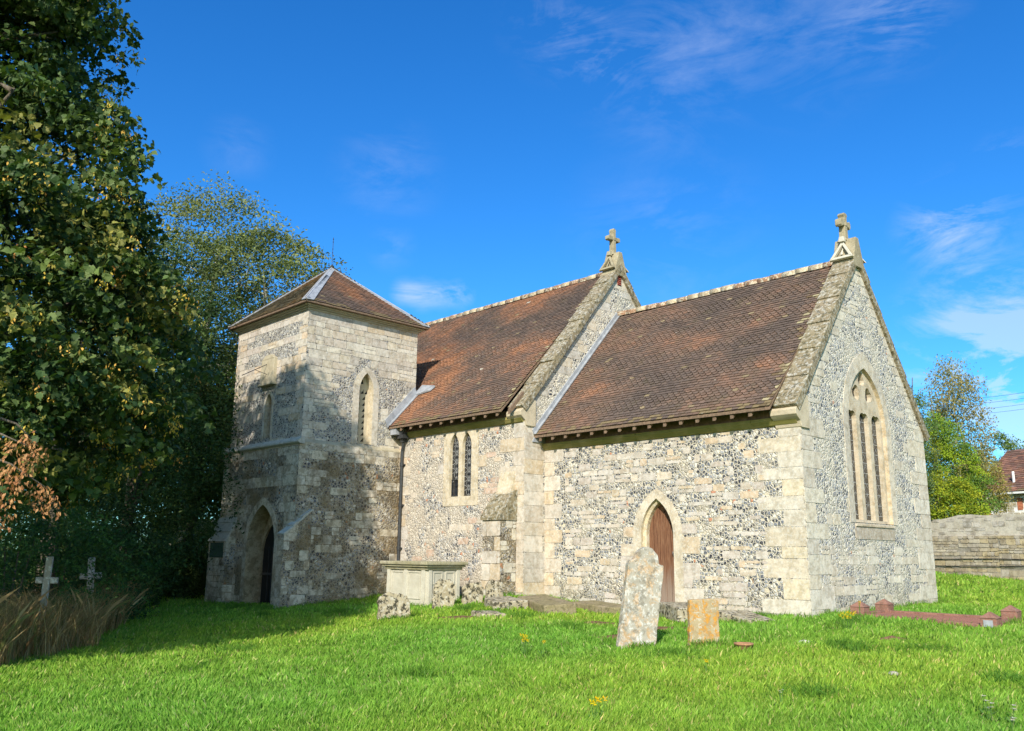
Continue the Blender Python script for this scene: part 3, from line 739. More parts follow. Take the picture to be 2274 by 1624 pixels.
# ---- nave window: glass with leading
O = V((XW, YN, 0))
mb = MB()
for h in wl: face(mb, O, XA, h, [], 0, -.085)
gl = mb.build('nave_window_glass', 'glass', church)
mb = MB()
def ribbon(mb, pts, O, U, n, wd=.010):
    for i in range(len(pts)-1):
        (x0, z0), (x1, z1) = pts[i], pts[i+1]; d = math.hypot(x1-x0, z1-z0)
        if d < 1e-6: continue
        nx, nz = -(z1-z0)/d*wd/2, (x1-x0)/d*wd/2
        mb.poly([pt(O, U, x0-nx, z0-nz, n), pt(O, U, x1-nx, z1-nz, n), pt(O, U, x1+nx, z1+nz, n), pt(O, U, x0+nx, z0+nz, n)])
def lead_pattern(mb, h, O, U, n, cx, w, zb, zt, r):
    zz = zb+.1; k = 0
    while zz < zt:
        for c0 in (cx-w/2, cx+w/2):
            arc = [(c0+r*math.cos(t), zz+r*math.sin(t)) for t in [2*math.pi*i/20 for i in range(21)]]
            for i in range(20):
                if inside(arc[i], h) and inside(arc[i+1], h): ribbon(mb, arc[i:i+2], O, U, n)
        arc = [(cx+r*.45*math.cos(t), zz+r*.45*math.sin(t)) for t in [2*math.pi*i/10 for i in range(11)]]
        for i in range(10):
            if inside(arc[i], h) and inside(arc[i+1], h): ribbon(mb, arc[i:i+2], O, U, n)
        zz += r*1.25
    ribbon(mb, [(cx, zb), (cx, zt-.25)], O, U, n)
for h, x in zip(wl, (-9.26, -8.77)): lead_pattern(mb, h, O, XA, -.078, ux(x), .36, 2.40 if x > -9 else 2.86, 3.98, .18)
mb.build('leading', 'leading', gl)
mb = MB(); 
for (a, b, c, d) in [(-9.43, 2.41, -9.09, 2.435), (-9.43, 2.82, -9.09, 2.845), (-9.43, 2.41, -9.41, 2.84), (-9.11, 2.41, -9.09, 2.84)]: mb.box((a, YN+.06, b), (c, YN+.078, d))
mb.build('opening_casement', 'iron', gl)

# ---- east window tracery and glass
mb = MB(); OT = V((-.07, 0, 0))
lights = [arch(EC+k*.585, .43, 1.74, 3.86, 3.99, 5) for k in (-1, 0, 1)]
def lobe(cx, cz, r, rot):
    q = []
    for i in range(18):
        t = 2*math.pi*i/18; rr = r*(.74+.30*abs(math.cos(1.5*(t-rot)))); q.append((cx+rr*math.cos(t), cz+rr*math.sin(t)))
    return q
lob = [lobe(EC-.30, 4.42, .17, 1.2), lobe(EC+.30, 4.42, .17, 1.9), lobe(EC, 4.74, .15, math.pi/2)]
face(mb, OT, YA, win_i, lights+lob, 0, 0)
for h in lights+lob: reveal(mb, OT, YA, h, 0, -.105, 0)
mb.prism([(-.07, 2.04, 1.70), (.035, 2.04, 1.64), (.035, 2.04, 1.60), (-.07, 2.04, 1.60)], (0, 1.80, 0), 0)
ew = mb.build('window_tracery', 'windowE', church)
mb = MB(); face(mb, OT, YA, win_i, [], 0, -.10); gl2 = mb.build('glass', 'glass', ew)
mb = MB()
for k, h in zip((-1, 0, 1), lights):
    for i in range(10): ribbon(mb, [(EC+k*.585-.23, 1.85+i*.22), (EC+k*.585+.23, 1.85+i*.22)], OT, YA, -.094, .010)
    for i in range(-3, 12):
        for s_ in (1, -1):
            a0 = (EC+k*.585-.23, 1.75+i*.2+(0 if s_ > 0 else .46)); a1 = (EC+k*.585+.23, 1.75+i*.2+(.46 if s_ > 0 else 0))
            pts = [(a0[0]+(a1[0]-a0[0])*t/6, a0[1]+(a1[1]-a0[1])*t/6) for t in range(7)]
            for j in range(6):
                if inside(pts[j], h) and inside(pts[j+1], h): ribbon(mb, pts[j:j+2], OT, YA, -.095, .008)
mb.build('leading', 'leading', ew)

# ---- tower
TX1, TX0, TY0, TY1 = -11.667, -15.546, -3.80, -.19
ZS, ZTOP = 3.72, 7.30; LS = .09
mb = MB()
W_, D_ = TX1-TX0, TY1-TY0
# upper stage
OS = V((TX0, TY0, 0)); pu = [(0, ZS-.1), (W_, ZS-.1), (W_, ZTOP), (0, ZTOP)]
lan = arch(-13.47-TX0, .36, 3.98, 4.86, 5.18, 5)
face(mb, OS, XA, pu, [lan], 0); reveal(mb, OS, XA, lan, .01, -.22, 1, (.46, .40, .30)); face(mb, OS, XA, lan, [], 1, -.20, (.40, .36, .29))
ring(mb, OS, XA, arch(-13.47-TX0, .54, 3.84, 4.86, 5.28, 5), lan, -.02, .012, 1, GREYC, 3)
holT = [arch(-13.47-TX0, .54, 3.84, 4.86, 5.28, 5)]
bands = [(6.58, 6.98), (5.98, 6.36), (5.34, 5.72), (4.66, 5.16), (3.80, 4.44)]
def pTs(u, v):
    if v > 7.0: return 1
    inb = any(a < v < b for a, b in bands)
    if u < .55 or u > W_-.42: return 1
    return .04 if inb else 1
coursed(mb, OS, XA, pu, holT, 0, W_, ZS, 6.98, pTs, (.3, .62), (.185, .205), 1, CREAM+GREYC, gap=.005)
coursed(mb, OS, XA, pu, holT, 0, W_, 6.98, ZTOP, pTs, (.4, .8), (.32, .33), 1, CREAM, gap=.005)
OE_ = V((TX1, TY0, 0)); pe = [(0, ZS-.1), (D_, ZS-.1), (D_, ZTOP), (0, ZTOP)]
LY = 1.92                      # louvre window centre (u)
lou = arch(LY, .46, 3.84, 5.30, 5.80, 6); lou_o = arch(LY, .84, 3.80, 5.30, 5.97, 6)
face(mb, OE_, YA, pe, [lou], 0)
ring(mb, OE_, YA, lou_o, lou, -.02, .012, 1, [(.58, .51, .39), (.60, .52, .37), (.55, .49, .38)], 2)
reveal(mb, OE_, YA, lou, .012, -.26, 1, (.56, .48, .34))
def pTe(u, v):
    if v > 5.75: return .985
    if 2.5 < u < 3.3 and 5.3 < v < 5.75: return 0
    if u < .4 or u > D_-.3: return .9
    if abs(u-LY) < .75: return .75
    if v > 5.1 and u < 1.4: return .9
    return .22
coursed(mb, OE_, YA, pe, [lou_o], 0, D_, ZS, 6.95, pTe, (.22, .62), (.13, .25), 1, GREYC+CREAM[:3], gap=.007)
coursed(mb, OE_, YA, pe, [lou_o], 0, D_, 6.95, ZTOP, pTe, (.35, .6), (.34, .35), 1, CREAM, gap=.005)
face(mb, V((TX0, TY1, 0)), -YA, [(0, ZS-.1), (D_, ZS-.1), (D_, ZTOP), (0, ZTOP)], [], 0)
face(mb, V((TX1, TY1, 0)), -XA, [(0, ZS-.1), (W_, ZS-.1), (W_, ZTOP), (0, ZTOP)], [], 0)
# lower stage
x0, x1, yy0, yy1 = TX0-LS, TX1+LS, TY0-LS, TY1+LS
OL = V((x0, yy0, 0)); WL = x1-x0; pl_ = [(0, GB), (WL, GB), (WL, ZS), (0, ZS)]
ac = -13.22-x0
po = arch(ac, 1.80, -.75, 1.15, 2.38, 9); pi_ = arch(ac, 1.46, -.75, 1.12, 2.18, 9)
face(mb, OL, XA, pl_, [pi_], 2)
ring(mb, OL, XA, po, pi_, -.02, .014, 3, [(.54, .48, .36), (.50, .45, .33), (.57, .51, .38)], 1)
reveal(mb, OL, XA, pi_, .014, -.44, 3, (.42, .36, .25))
bl = [(3.22, 3.50), (2.78, 3.08), (2.22, 2.62)]
def pLs(u, v):
    if u < .6 or u > WL-.75: return .95
    if any(a < v < b for a, b in bl): return .03
    return .95
coursed(mb, OL, XA, pl_, [po], 0, WL, GB, ZS, pLs, (.3, .7), (.19, .30), 3, GREYC, gap=.005)
OL2 = V((x1, yy0, 0)); DL = yy1-yy0; pl2 = [(0, GB), (DL, GB), (DL, ZS), (0, ZS)]
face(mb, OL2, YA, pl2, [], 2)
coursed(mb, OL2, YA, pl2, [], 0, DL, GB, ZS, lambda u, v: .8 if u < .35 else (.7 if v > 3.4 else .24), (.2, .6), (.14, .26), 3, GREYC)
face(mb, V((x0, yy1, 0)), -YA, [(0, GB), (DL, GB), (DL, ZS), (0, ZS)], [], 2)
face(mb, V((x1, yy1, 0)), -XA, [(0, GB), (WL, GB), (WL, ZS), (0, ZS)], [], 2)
# porch interior behind the arch
OI = V((x0, yy0+.44, 0)); pin = arch(ac, 1.46, GB, 1.12, 2.18, 9)
adr = arch(ac, 1.42, -.6, .92, 1.74, 9)
face(mb, OI, XA, pin, [adr], 3, 0, (.42, .37, .27)); reveal(mb, OI, XA, adr, 0, -.06, 3, (.36, .31, .22))
mb.build('tower_wall', ['flintT', 'stoneE', 'flintL', 'stoneL'], church)
# inner doorway
mb = MB(); OD = V((x0, yy0+.49, 0)); ad = adr
face(mb, OD, XA, ad, [], 0, 0)
for i in range(5): mb.box((x0+ac-.40+i*.2, yy0+.47, -.3), (x0+ac-.38+i*.2, yy0+.488, 1.1), 1)
mb.box((x0+ac-.69, yy0+.46, .36), (x0+ac+.69, yy0+.487, .42), 1)
mb.build('inner_door', ['void', 'iron'], church)
mb = MB(); mb.box((-12.66, yy0+.43, .90), (-12.54, yy0+.455, 1.10), 0); mb.build('notice', 'tomb', church)

# string course
mb = MB()
def stringrun(mb, p0, p1, out_, n):
    d = (V(p1)-V(p0))/n
    for i in range(n):
        a = V(p0)+d*i; o = V(out_); e = random.uniform(-.006, .006)
        mb.prism([a+o*-.12+Z*.13, a+o*-.03+Z*(.13+e), a+o*.07+Z*.03, a+o*.075+Z*-.02, a+o*.02+Z*-.06, a+o*-.12+Z*-.06], d*.995, 0)
stringrun(mb, (x0-.07, yy0, ZS), (x1+.07, yy0, ZS), (0, -1, 0), 6)
stringrun(mb, (x0, yy1, ZS), (x0, yy0-.07, ZS), (-1, 0, 0), 5)
for i in range(9):
    a = yy0+(yy1-yy0)*i/9; b = a+(yy1-yy0)/9-.01; e = random.uniform(-.012, .012)
    mb.prism([(x1-.10, a, ZS-.03), (x1+.006, a, ZS-.03), (x1+.006, a, ZS+e), (x1-.10, a, ZS+.10)], (0, b-a, 0), 1)
mb.build('string_course', ['string', 'cornice'], church, bevel=.006)

# tower angle buttresses
def tbut(xa, xb, ya, yb, ztop, zf, pal=GREYC):
    mb = MB()
    mb.prism([(xa, ya, GB), (xa, ya, zf), (xa, yb, ztop), (xa, yb, GB)], (xb-xa, 0, 0), 0)
    # sloped weathering stones
    nrm = V((0, -(ztop-zf), -(ya-yb))).normalized()
    for i in range(3):
        a = V((xa-.02, ya+(yb-ya)*i/3, zf+(ztop-zf)*i/3)); b = V((xa-.02, ya+(yb-ya)*(i+1)/3, zf+(ztop-zf)*(i+1)/3))
        mb.prism([a+nrm*.04, a-nrm*.02, b-nrm*.02, b+nrm*.012], (xb-xa+.04, 0, 0), 2)
    O1 = V((xa, ya, 0)); p1 = [(0, GB), (xb-xa, GB), (xb-xa, zf), (0, zf)]
    coursed(mb, O1, XA, p1, [], 0, xb-xa, GB, zf, lambda u, v: .92, (.3, .65), (.22, .34), 1, pal)
    O2 = V((xb, ya, 0)); p2 = [(0, GB), (yb-ya, GB), (yb-ya, ztop), (0, zf)]
    coursed(mb, O2, YA, p2, [], 0, yb-ya, GB, ztop, lambda u, v: .25 if v > .2 else .8, (.2, .45), (.16, .26), 1, pal)
    return mb.build('tower_buttress', ['flintL', 'stoneL', 'string'], church)
tbut(-11.72, -11.44, -4.24, -3.48, 2.02, 1.38); tbut(-15.62, -14.62, -4.16, -3.82, 2.0, 1.22)

# lead-edged pyramid roof
mb = MB(); ot = .235; ex0, ex1, ey0, ey1, ze, za = TX0-ot, TX1+ot, TY0-ot, TY1+ot, 7.40, 9.235
ap = V(((ex0+ex1)/2, (ey0+ey1)/2, za)); cs = [V((ex0, ey0, ze)), V((ex1, ey0, ze)), V((ex1, ey1, ze)), V((ex0, ey1, ze))]
for i in range(4):
    a, b = cs[i], cs[(i+1) % 4]; A = (b-a).normalized(); midp = (a+b)/2; Sd = (ap-midp).normalized(); Lh = (b-a).length; sl = (ap-midp).length
    def tst(am, s, Lh=Lh, sl=sl): 
        hw = Lh/2*(1-s/sl); return abs(am-Lh/2) < hw
    tiles(mb, a+Z*.0, A, Sd, Lh, sl, 2 if i == 1 else 3, ex=.105, test=tst)
    mb.poly([a-Z*.004, b-Z*.004, ap-Z*.004], 0, (.15, .09, .06))
    mb.prism([a, b, b+Z*-.045-A*.02, a+Z*-.045+A*.02], Sd*.03, 1)
mb.poly([c-Z*.05 for c in cs][::-1], 1)
tr = mb.build('tower_roof', ['tile', 'rafter'], church)
mb = MB()
for i in range(4):
    c = cs[i]; dirs = [(cs[(i+1) % 4]-c).normalized(), (cs[i-1]-c).normalized()]
    for dd, fo in ((dirs[0], (cs[i]+cs[(i+1) % 4])/2), (dirs[1], (cs[i]+cs[i-1])/2)):
        n_ = dd.cross(ap-c).normalized(); n_ = n_ if n_.z > 0 else -n_
        wd = .21; q = [c+n_*.034, c+dd*wd+n_*.034, ap+(c-ap).normalized()*.02+n_*.034]
        k = .0; top = ap+(c-ap)*.10
        mb.prism([c+n_*.02-(ap-c).normalized()*.03, c+dd*wd+n_*.02, ap+(c-ap)*.06+dd*wd*.55+n_*.02, ap+n_*.02], n_*.022, 0)
    mb.tube([c+Z*.035, ap+Z*.03], .026, 6)
mb.build('hip_lead', 'lead', tr)
mb = MB()
mb.tube([ap+Z*.0, ap+Z*.12], [.05, .02], 8); mb.tube([ap+Z*.1, ap+Z*.98], .009, 6)
for zz in (.5, .62, .84, .93): mb.tube([ap+Z*(zz-.02), ap+Z*zz, ap+Z*(zz+.02)], [.004, .022, .004], 6)
mb.build('lightning_rod', 'iron', tr)
# cornice
mb = MB()
for (d0, z0_, z1_) in ((.04, 7.22, 7.27), (.09, 7.27, 7.31), (.15, 7.31, 7.352)):
    mb.box((TX0-d0, TY0-d0, z0_), (TX1+d0, TY1+d0, z1_))
mb.build('tower_cornice', 'cornice', church, bevel=.015)
# louvre
mb = MB(); OLv = V((TX1-.22, TY0, 0)); hs_ = []
for zz in [3.98+.165*i for i in range(9)]:
    for uu in (-.10, .02, .14) if zz > 5.2 else (-.10, .08):
        hs_.append([(LY+uu-.06, zz-.055), (LY+uu+.05, zz-.045), (LY+uu+.04, zz+.065)])
for q in ([(LY-.06, 5.52), (LY+.06, 5.52), (LY, 5.66)],): hs_.append(q)
hs_ = [h for h in hs_ if all(inside(p, lou) for p in h)]
face(mb, OLv, YA, lou, hs_, 0)
for h in hs_: reveal(mb, OLv, YA, h, 0, -.06, 0)
lv = mb.build('louvre', 'dressed', church)
mb = MB(); face(mb, V((TX1-.25, TY0, 0)), YA, lou, [], 0); mb.build('louvre_void', 'void', lv)
# sundial
mb = MB(); mb.box((-13.86, TY0-.10, 5.46), (-13.16, TY0+.02, 6.14), 0); mb.box((-13.90, TY0-.17, 5.40), (-13.12, TY0+.02, 5.47), 0)
mb.prism([(-13.86, TY0-.10, 6.14), (-13.16, TY0-.10, 6.14), (-13.34, TY0-.10, 6.26), (-13.68, TY0-.10, 6.26)], (0, .12, 0), 0)
sdl = mb.build('sundial', 'stoneE' if False else 'cornice', church, bevel=.01)
mb = MB(); mb.tube([(-13.55, TY0-.10, 6.0), (-13.60, TY0-.78, 5.60)], .012, 6); mb.tube([(-13.52, TY0-.10, 5.72), (-13.575, TY0-.42, 5.80)], .008, 6); mb.build('gnomon', 'iron', sdl)
# board on the west buttress
mb = MB(); mb.box((-15.46, -4.20, .80), (-14.72, -4.17, 1.20)); nb = mb.build('notice_board', 'board', church, bevel=.006)
# ================================================================== GROUND
xs_ = np.concatenate([[-400, -200, -120, -80], np.arange(-60, -24, 3.), np.arange(-24, 14, .4), np.arange(14, 60, 3.), [80, 120, 200, 400]])
ys_ = np.concatenate([[-400, -200, -100, -60], np.arange(-40, -17, 3.), np.arange(-17, 16, .4), np.arange(16, 60, 3.), [80, 120, 200, 400]])
X, Y = np.meshgrid(xs_, ys_); Zg = gz(np.clip(X, -70, 70), np.clip(Y, -70, 70))
vs = np.stack([X, Y, Zg], -1).reshape(-1, 3); nx = len(xs_); ny = len(ys_)
i = np.arange((nx-1)*(ny-1)); r = i//(nx-1); c = i % (nx-1); a = r*nx+c
gr = npmesh('ground', vs, np.stack([a, a+1, a+nx+1, a+nx], 1), 'lawn', smooth=True); tag(gr, None, kind='structure')

# ================================================================== GRAVES
def slab_outline(w, h, kind):
    if kind == 'shoulder':   # lobed top with shoulders
        q = [(-w/2, 0), (w/2, 0), (w/2, h*.79), (w*.47, h*.84), (w*.36, h*.845)]
        q += [(w*.34*math.cos(t), h*.845+h*.155*math.sin(t)) for t in [math.pi*i/10 for i in range(1, 10)]]
        q += [(-w*.36, h*.845), (-w*.47, h*.84), (-w/2, h*.79)]
    elif kind == 'square': q = [(-w/2, 0), (w/2, 0), (w/2, h*.97), (w*.3, h), (-w*.3, h*1.0), (-w/2, h*.98)]
    elif kind == 'worn': q = [(-w/2, 0), (w/2, 0), (w*.52, h*.62), (w*.40, h*.84), (w*.18, h*.97), (-.02, h*.95), (-w*.2, h), (-w*.42, h*.86), (-w*.5, h*.66)]
    else:
        q = [(-w/2, 0), (w/2, 0), (w/2, h*.72)]+[(w/2*math.cos(t), h*.72+h*.28*math.sin(t)) for t in [math.pi*i/9 for i in range(1, 9)]]+[(-w/2, h*.72)]
    return q
def headstone(x, y, w, h, t, rz, kind, mat, label, lean=0, back=0, group=None, sink=.25, jag=.008):
    mb = MB(); q = slab_outline(w, h, kind)
    # subdivide the outline and roughen it
    p = []
    for i in range(len(q)):
        a, b = q[i], q[(i+1) % len(q)]; n = max(1, int(math.hypot(b[0]-a[0], b[1]-a[1])/.07))
        for k in range(n): p.append((a[0]+(b[0]-a[0])*k/n, a[1]+(b[1]-a[1])*k/n))
    p = [(u+random.uniform(-jag, jag), v+random.uniform(-jag, jag) if v > 0 else -sink) for u, v in p]
    mb.prism([(u, -t/2, v) for u, v in p], (0, t, 0), 0)
    o = mb.build('headstone', mat, None, bevel=.012)
    o.location = (x, y, gz1(x, y)); o.rotation_euler = (rad(back), rad(lean), rad(rz))
    return tag(o, label, 'headstone', group)
HG = 'old headstones in the grass south of the church'
headstone(0.0, -5.13, .56, 1.42, .11, 62, 'shoulder', 'headst', 'tall leaning headstone with shouldered top, crusted in pale lichen, before the brown door', lean=10, back=-3, group=HG)
headstone(.53, -4.24, .46, .66, .09, 60, 'square', 'headO', 'short square topped headstone covered in orange lichen, right of the tall leaning one', lean=0, back=2, group=HG)
headstone(-6.16, -4.76, .62, .52, .13, 66, 'worn', 'headD', 'low worn headstone with dark crusted top, alone in the grass before the chest tomb', lean=-1, back=-4, group=HG, jag=.02)
headstone(-7.02, -2.82, .48, .62, .12, 60, 'worn', 'headD', 'lichened broken headstone standing against the near corner of the chest tomb', lean=4, back=-3, group=HG, jag=.025)
headstone(-6.78, -2.18, .46, .46, .11, 60, 'round', 'headD', 'low round headstone just right of the chest tomb', lean=-2, group=HG, jag=.02)
headstone(-6.46, -1.86, .38, .46, .11, 62, 'worn', 'headD', 'small headstone with a white lichen spot at the foot of the nave buttress', lean=3, group=HG, jag=.02)

# chest tomb
tx0, tx1, ty0, ty1 = -9.38, -7.86, -2.60, -1.64
t = empty('chest_tomb', ((tx0+tx1)/2, (ty0+ty1)/2, gz1(-8.5, -2.5)), 'pale stone chest tomb with panelled sides and mossy slab beside the nave wall', 'tomb')
def tpart(mb, name, mat, bevel=.01):
    o = mb.build(name, mat, None, bevel=bevel); o.parent = t; o.matrix_parent_inverse = Matrix.Translation(-t.location); return o
mb = MB(); mb.box((tx0, ty0, -.5), (tx1, ty1, .64)); 
def tpanel(mb, O, U, a, b, c, d, fr=.035, pr=.018):
    for (p, q, r, s) in ((a, b, c, b+fr), (a, d-fr, c, d), (a, b+fr, a+fr, d-fr), (c-fr, b+fr, c, d-fr)):
        mb.prism([pt(O, U, p, q, 0), pt(O, U, r, q, 0), pt(O, U, r, s, 0), pt(O, U, p, s, 0)], U.cross(Z)*pr)
tpart(mb, 'chest', 'tomb')
mb = MB(); OS_ = V((tx0, ty0, 0)); OT_ = V((tx1, ty0, 0)); tl = tx1-tx0; td = ty1-ty0
tpanel(mb, OS_, XA, .20, -.05, .66, .57); tpanel(mb, OS_, XA, .80, -.05, 1.28, .57)
for u in (.03, 1.34, .69): mb.box((tx0+u, ty0-.035, -.4), (tx0+u+.12, ty0+.01, .60))
tpanel(mb, OT_, YA, .16, .28, .44, .57); tpanel(mb, OT_, YA, .52, .28, .80, .57); tpanel(mb, OT_, YA, .16, -.1, .44, .22); tpanel(mb, OT_, YA, .52, -.1, .80, .22)
for u in (.02, .84): mb.box((tx1-.01, ty0+u, -.4), (tx1+.035, ty0+u+.10, .60))
tpart(mb, 'panel', 'tomb', .005)
mb = MB(); mb.box((tx0-.05, ty0-.05, .60), (tx1+.05, ty1+.05, .66)); mb.box((tx0-.10, ty0-.10, .66), (tx1+.10, ty1+.10, .71)); mb.box((tx0-.14, ty0-.14, .71), (tx1+.14, ty1+.14, .79)); 
tpart(mb, 'slab', 'tombtop', .018)

# broken ledger stones lying against the wall foot
LG = 'broken ledger stones sunk in the grass along the wall'
def ledger(pts, h, mat, label, tilt=(0, 0)):
    mb = MB(); cx = sum(p[0] for p in pts)/len(pts); cy = sum(p[1] for p in pts)/len(pts)
    q = []
    for i in range(len(pts)):
        a, b = pts[i], pts[(i+1) % len(pts)]
        for k in range(3): q.append((a[0]+(b[0]-a[0])*k/3+random.uniform(-.03, .03)-cx, a[1]+(b[1]-a[1])*k/3+random.uniform(-.03, .03)-cy))
    mb.prism([(x, y, -.35) for x, y in q], (0, 0, .35+h), 0, taper=.93)
    o = mb.build('ledger_stone', mat, None, bevel=.02); o.location = (cx, cy, gz1(cx, cy)+.06); o.rotation_euler = (rad(tilt[0]), rad(tilt[1]), 0)
    return tag(o, label, 'grave slab', LG)
ledger([(-6.3, -2.35), (-5.5, -2.75), (-5.2, -2.0), (-6.1, -1.7)], .09, 'headD', 'pale crusted slab lying at the foot of the buttress', (4, 2))
ledger([(-5.9, -1.7), (-4.5, -2.3), (-4.2, -1.6), (-5.7, -1.0)], .13, 'ledger', 'long mossy dark slab tilted in the grass between the buttress and the tall headstone', (5, 3))
ledger([(-5.2, -.9), (-3.6, -1.2), (-3.5, -.6), (-5.0, -.25)], .10, 'ledger', 'flat brown slab lying along the chancel wall foot left of the door', (3, 1))
ledger([(-5.5, -3.4), (-4.9, -3.6), (-4.6, -3.2), (-5.2, -3.0)], .035, 'headD', 'small flat stone almost buried in grass before the chest tomb', (2, 2))
ledger([(-2.5, -1.3), (-1.6, -1.9), (-1.2, -1.3), (-2.0, -.75)], .20, 'headD', 'thick lichen crusted slab in front of the door, behind the two headstones', (3, 2))
ledger([(-1.35, -1.2), (-.35, -1.5), (-.1, -1.0), (-1.0, -.55)], .06, 'headD', 'wedge shaped crusted slab right of the orange headstone', (3, 6))
# bare earth patches
for k, (x, y, a, b, r_) in enumerate([(-5.35, -3.75, .50, .24, .9), (-2.7, -2.85, .5, .18, .8), (-1.35, -2.9, .55, .15, .7), (-.9, -4.4, .5, .14, .7), (2.15, -1.7, .22, .09, .8)]):
    mb = MB(); n = 22; c0 = (x, y, gz1(x, y)+.06); rr_ = []
    for i in range(n):
        t_ = 2*math.pi*i/n; q = 1+random.uniform(-.22, .22); u, v = a*q*math.cos(t_), b*q*math.sin(t_); X_ = x+u*math.cos(r_)-v*math.sin(r_); Y_ = y+u*math.sin(r_)+v*math.cos(r_)
        rr_.append((X_, Y_, gz1(X_, Y_)+.004))
    mb.mesh([c0]+rr_, [(0, i+1, (i+1) % n+1) for i in range(n)]); o = mb.build('bare_soil', 'soil', None, True); tag(o, None, kind='structure')

# kerbed grave
kx0, kx1, ky0, ky1 = .62, 2.80, .62, 1.66
kz = lambda x, y: gz1(x, y)
kt = empty('kerb_grave', (1.7, 1.2, gz1(1.7, 1.2)), 'red kerbed grave with four pyramid topped corner posts near the east wall', 'grave')
def kpart(mb, name, mat, bevel=0): o = mb.build(name, mat, None, bevel=bevel); o.parent = kt; o.matrix_parent_inverse = Matrix.Translation(-kt.location); return o
for (a, b, c, d) in [(kx0, ky0-.07, kx1, ky0+.07), (kx0, ky1-.07, kx1, ky1+.07), (kx0-.07, ky0, kx0+.07, ky1), (kx1-.07, ky0, kx1+.07, ky1)]:
    mb = MB(); z0_, z1_ = kz(a, b)+.065, kz(c, d)+.065
    zz = [z0_, z1_] if c-a > 1 else [z0_, z1_]
    if c-a > 1: mb.mesh([(a, b, -.5), (c, b, -.5), (c, d, -.5), (a, d, -.5), (a, b, zz[0]), (c, b, zz[1]), (c, d, zz[1]), (a, d, zz[0])], [(0, 3, 2, 1), (4, 5, 6, 7), (0, 1, 5, 4), (1, 2, 6, 5), (2, 3, 7, 6), (3, 0, 4, 7)])
    else: mb.mesh([(a, b, -.5), (c, b, -.5), (c, d, -.5), (a, d, -.5), (a, b, zz[0]), (c, b, zz[0]), (c, d, zz[1]), (a, d, zz[1])], [(0, 3, 2, 1), (4, 5, 6, 7), (0, 1, 5, 4), (1, 2, 6, 5), (2, 3, 7, 6), (3, 0, 4, 7)])
    kpart(mb, 'kerb', 'brickred', .012)
for x in (kx0, kx1):
    for y in (ky0, ky1):
        mb = MB(); z0_ = kz(x, y); s_ = .125
        mb.box((x-s_, y-s_, z0_-.4), (x+s_, y+s_, z0_+.17)); mb.prism([(x-s_-.015, y-s_-.015, z0_+.17), (x+s_+.015, y-s_-.015, z0_+.17), (x+s_+.015, y+s_+.015, z0_+.17), (x-s_-.015, y+s_+.015, z0_+.17)], (0, 0, .10), taper=.08)
        kpart(mb, 'corner_post', 'brickred', .006)
mb = MB(); mb.poly([(kx0, ky0, kz(kx0, ky0)+.035), (kx1, ky0, kz(kx1, ky0)+.035), (kx1, ky1, kz(kx1, ky1)+.035), (kx0, ky1, kz(kx0, ky1)+.035)]); kpart(mb, 'gravel_bed', 'gravel')
mb = MB(); mb.box((kx1-.07, ky0-.14, kz(kx1, ky0)+.03), (kx1+.07, ky0-.124, kz(kx1, ky0)+.14)); kpart(mb, 'plaque', 'lead')

# white lichened crosses under the trees
def stone_cross(x, y, z, h, arm, t, rz, label, lean=0):
    mb = MB(); d = t*.42; zc = h*.74
    mb.box((-t/2, -d, -.4), (t/2, d, h)); o = None
    mb.box((-arm, -d*.96, zc-t/2), (-t/2, d*.96, zc+t/2)); mb.box((t/2, -d*.96, zc-t/2), (arm, d*.96, zc+t/2))
    mb.box((-t*1.1, -t, -.4), (t*1.1, t, .10))
    o = mb.build('stone_cross', 'crossD', None, bevel=.012); o.location = (x, y, z); o.rotation_euler = (0, rad(lean), rad(rz)); return tag(o, label, 'grave cross', 'stone grave crosses in the shade of the trees')
def atdist(u, v, D):
    d = F+RR*((u-1137)/1929.15)-UU*((v-812)/1929.15); return CAM+d*(D/math.hypot(d.x, d.y))
p = atdist(106, 1250, 16.6); stone_cross(p.x, p.y, gz1(p.x, p.y), p.z+.17-gz1(p.x, p.y)-.12+.05, .165, .10, 62, 'larger lichened stone cross at the left edge of the dry grass', 1)
p = atdist(212, 1245, 20.0); stone_cross(p.x, p.y, gz1(p.x, p.y), p.z+.14-gz1(p.x, p.y)-.08, .20, .12, 60, 'smaller pale stone cross behind the tip of the dry grass', -3)

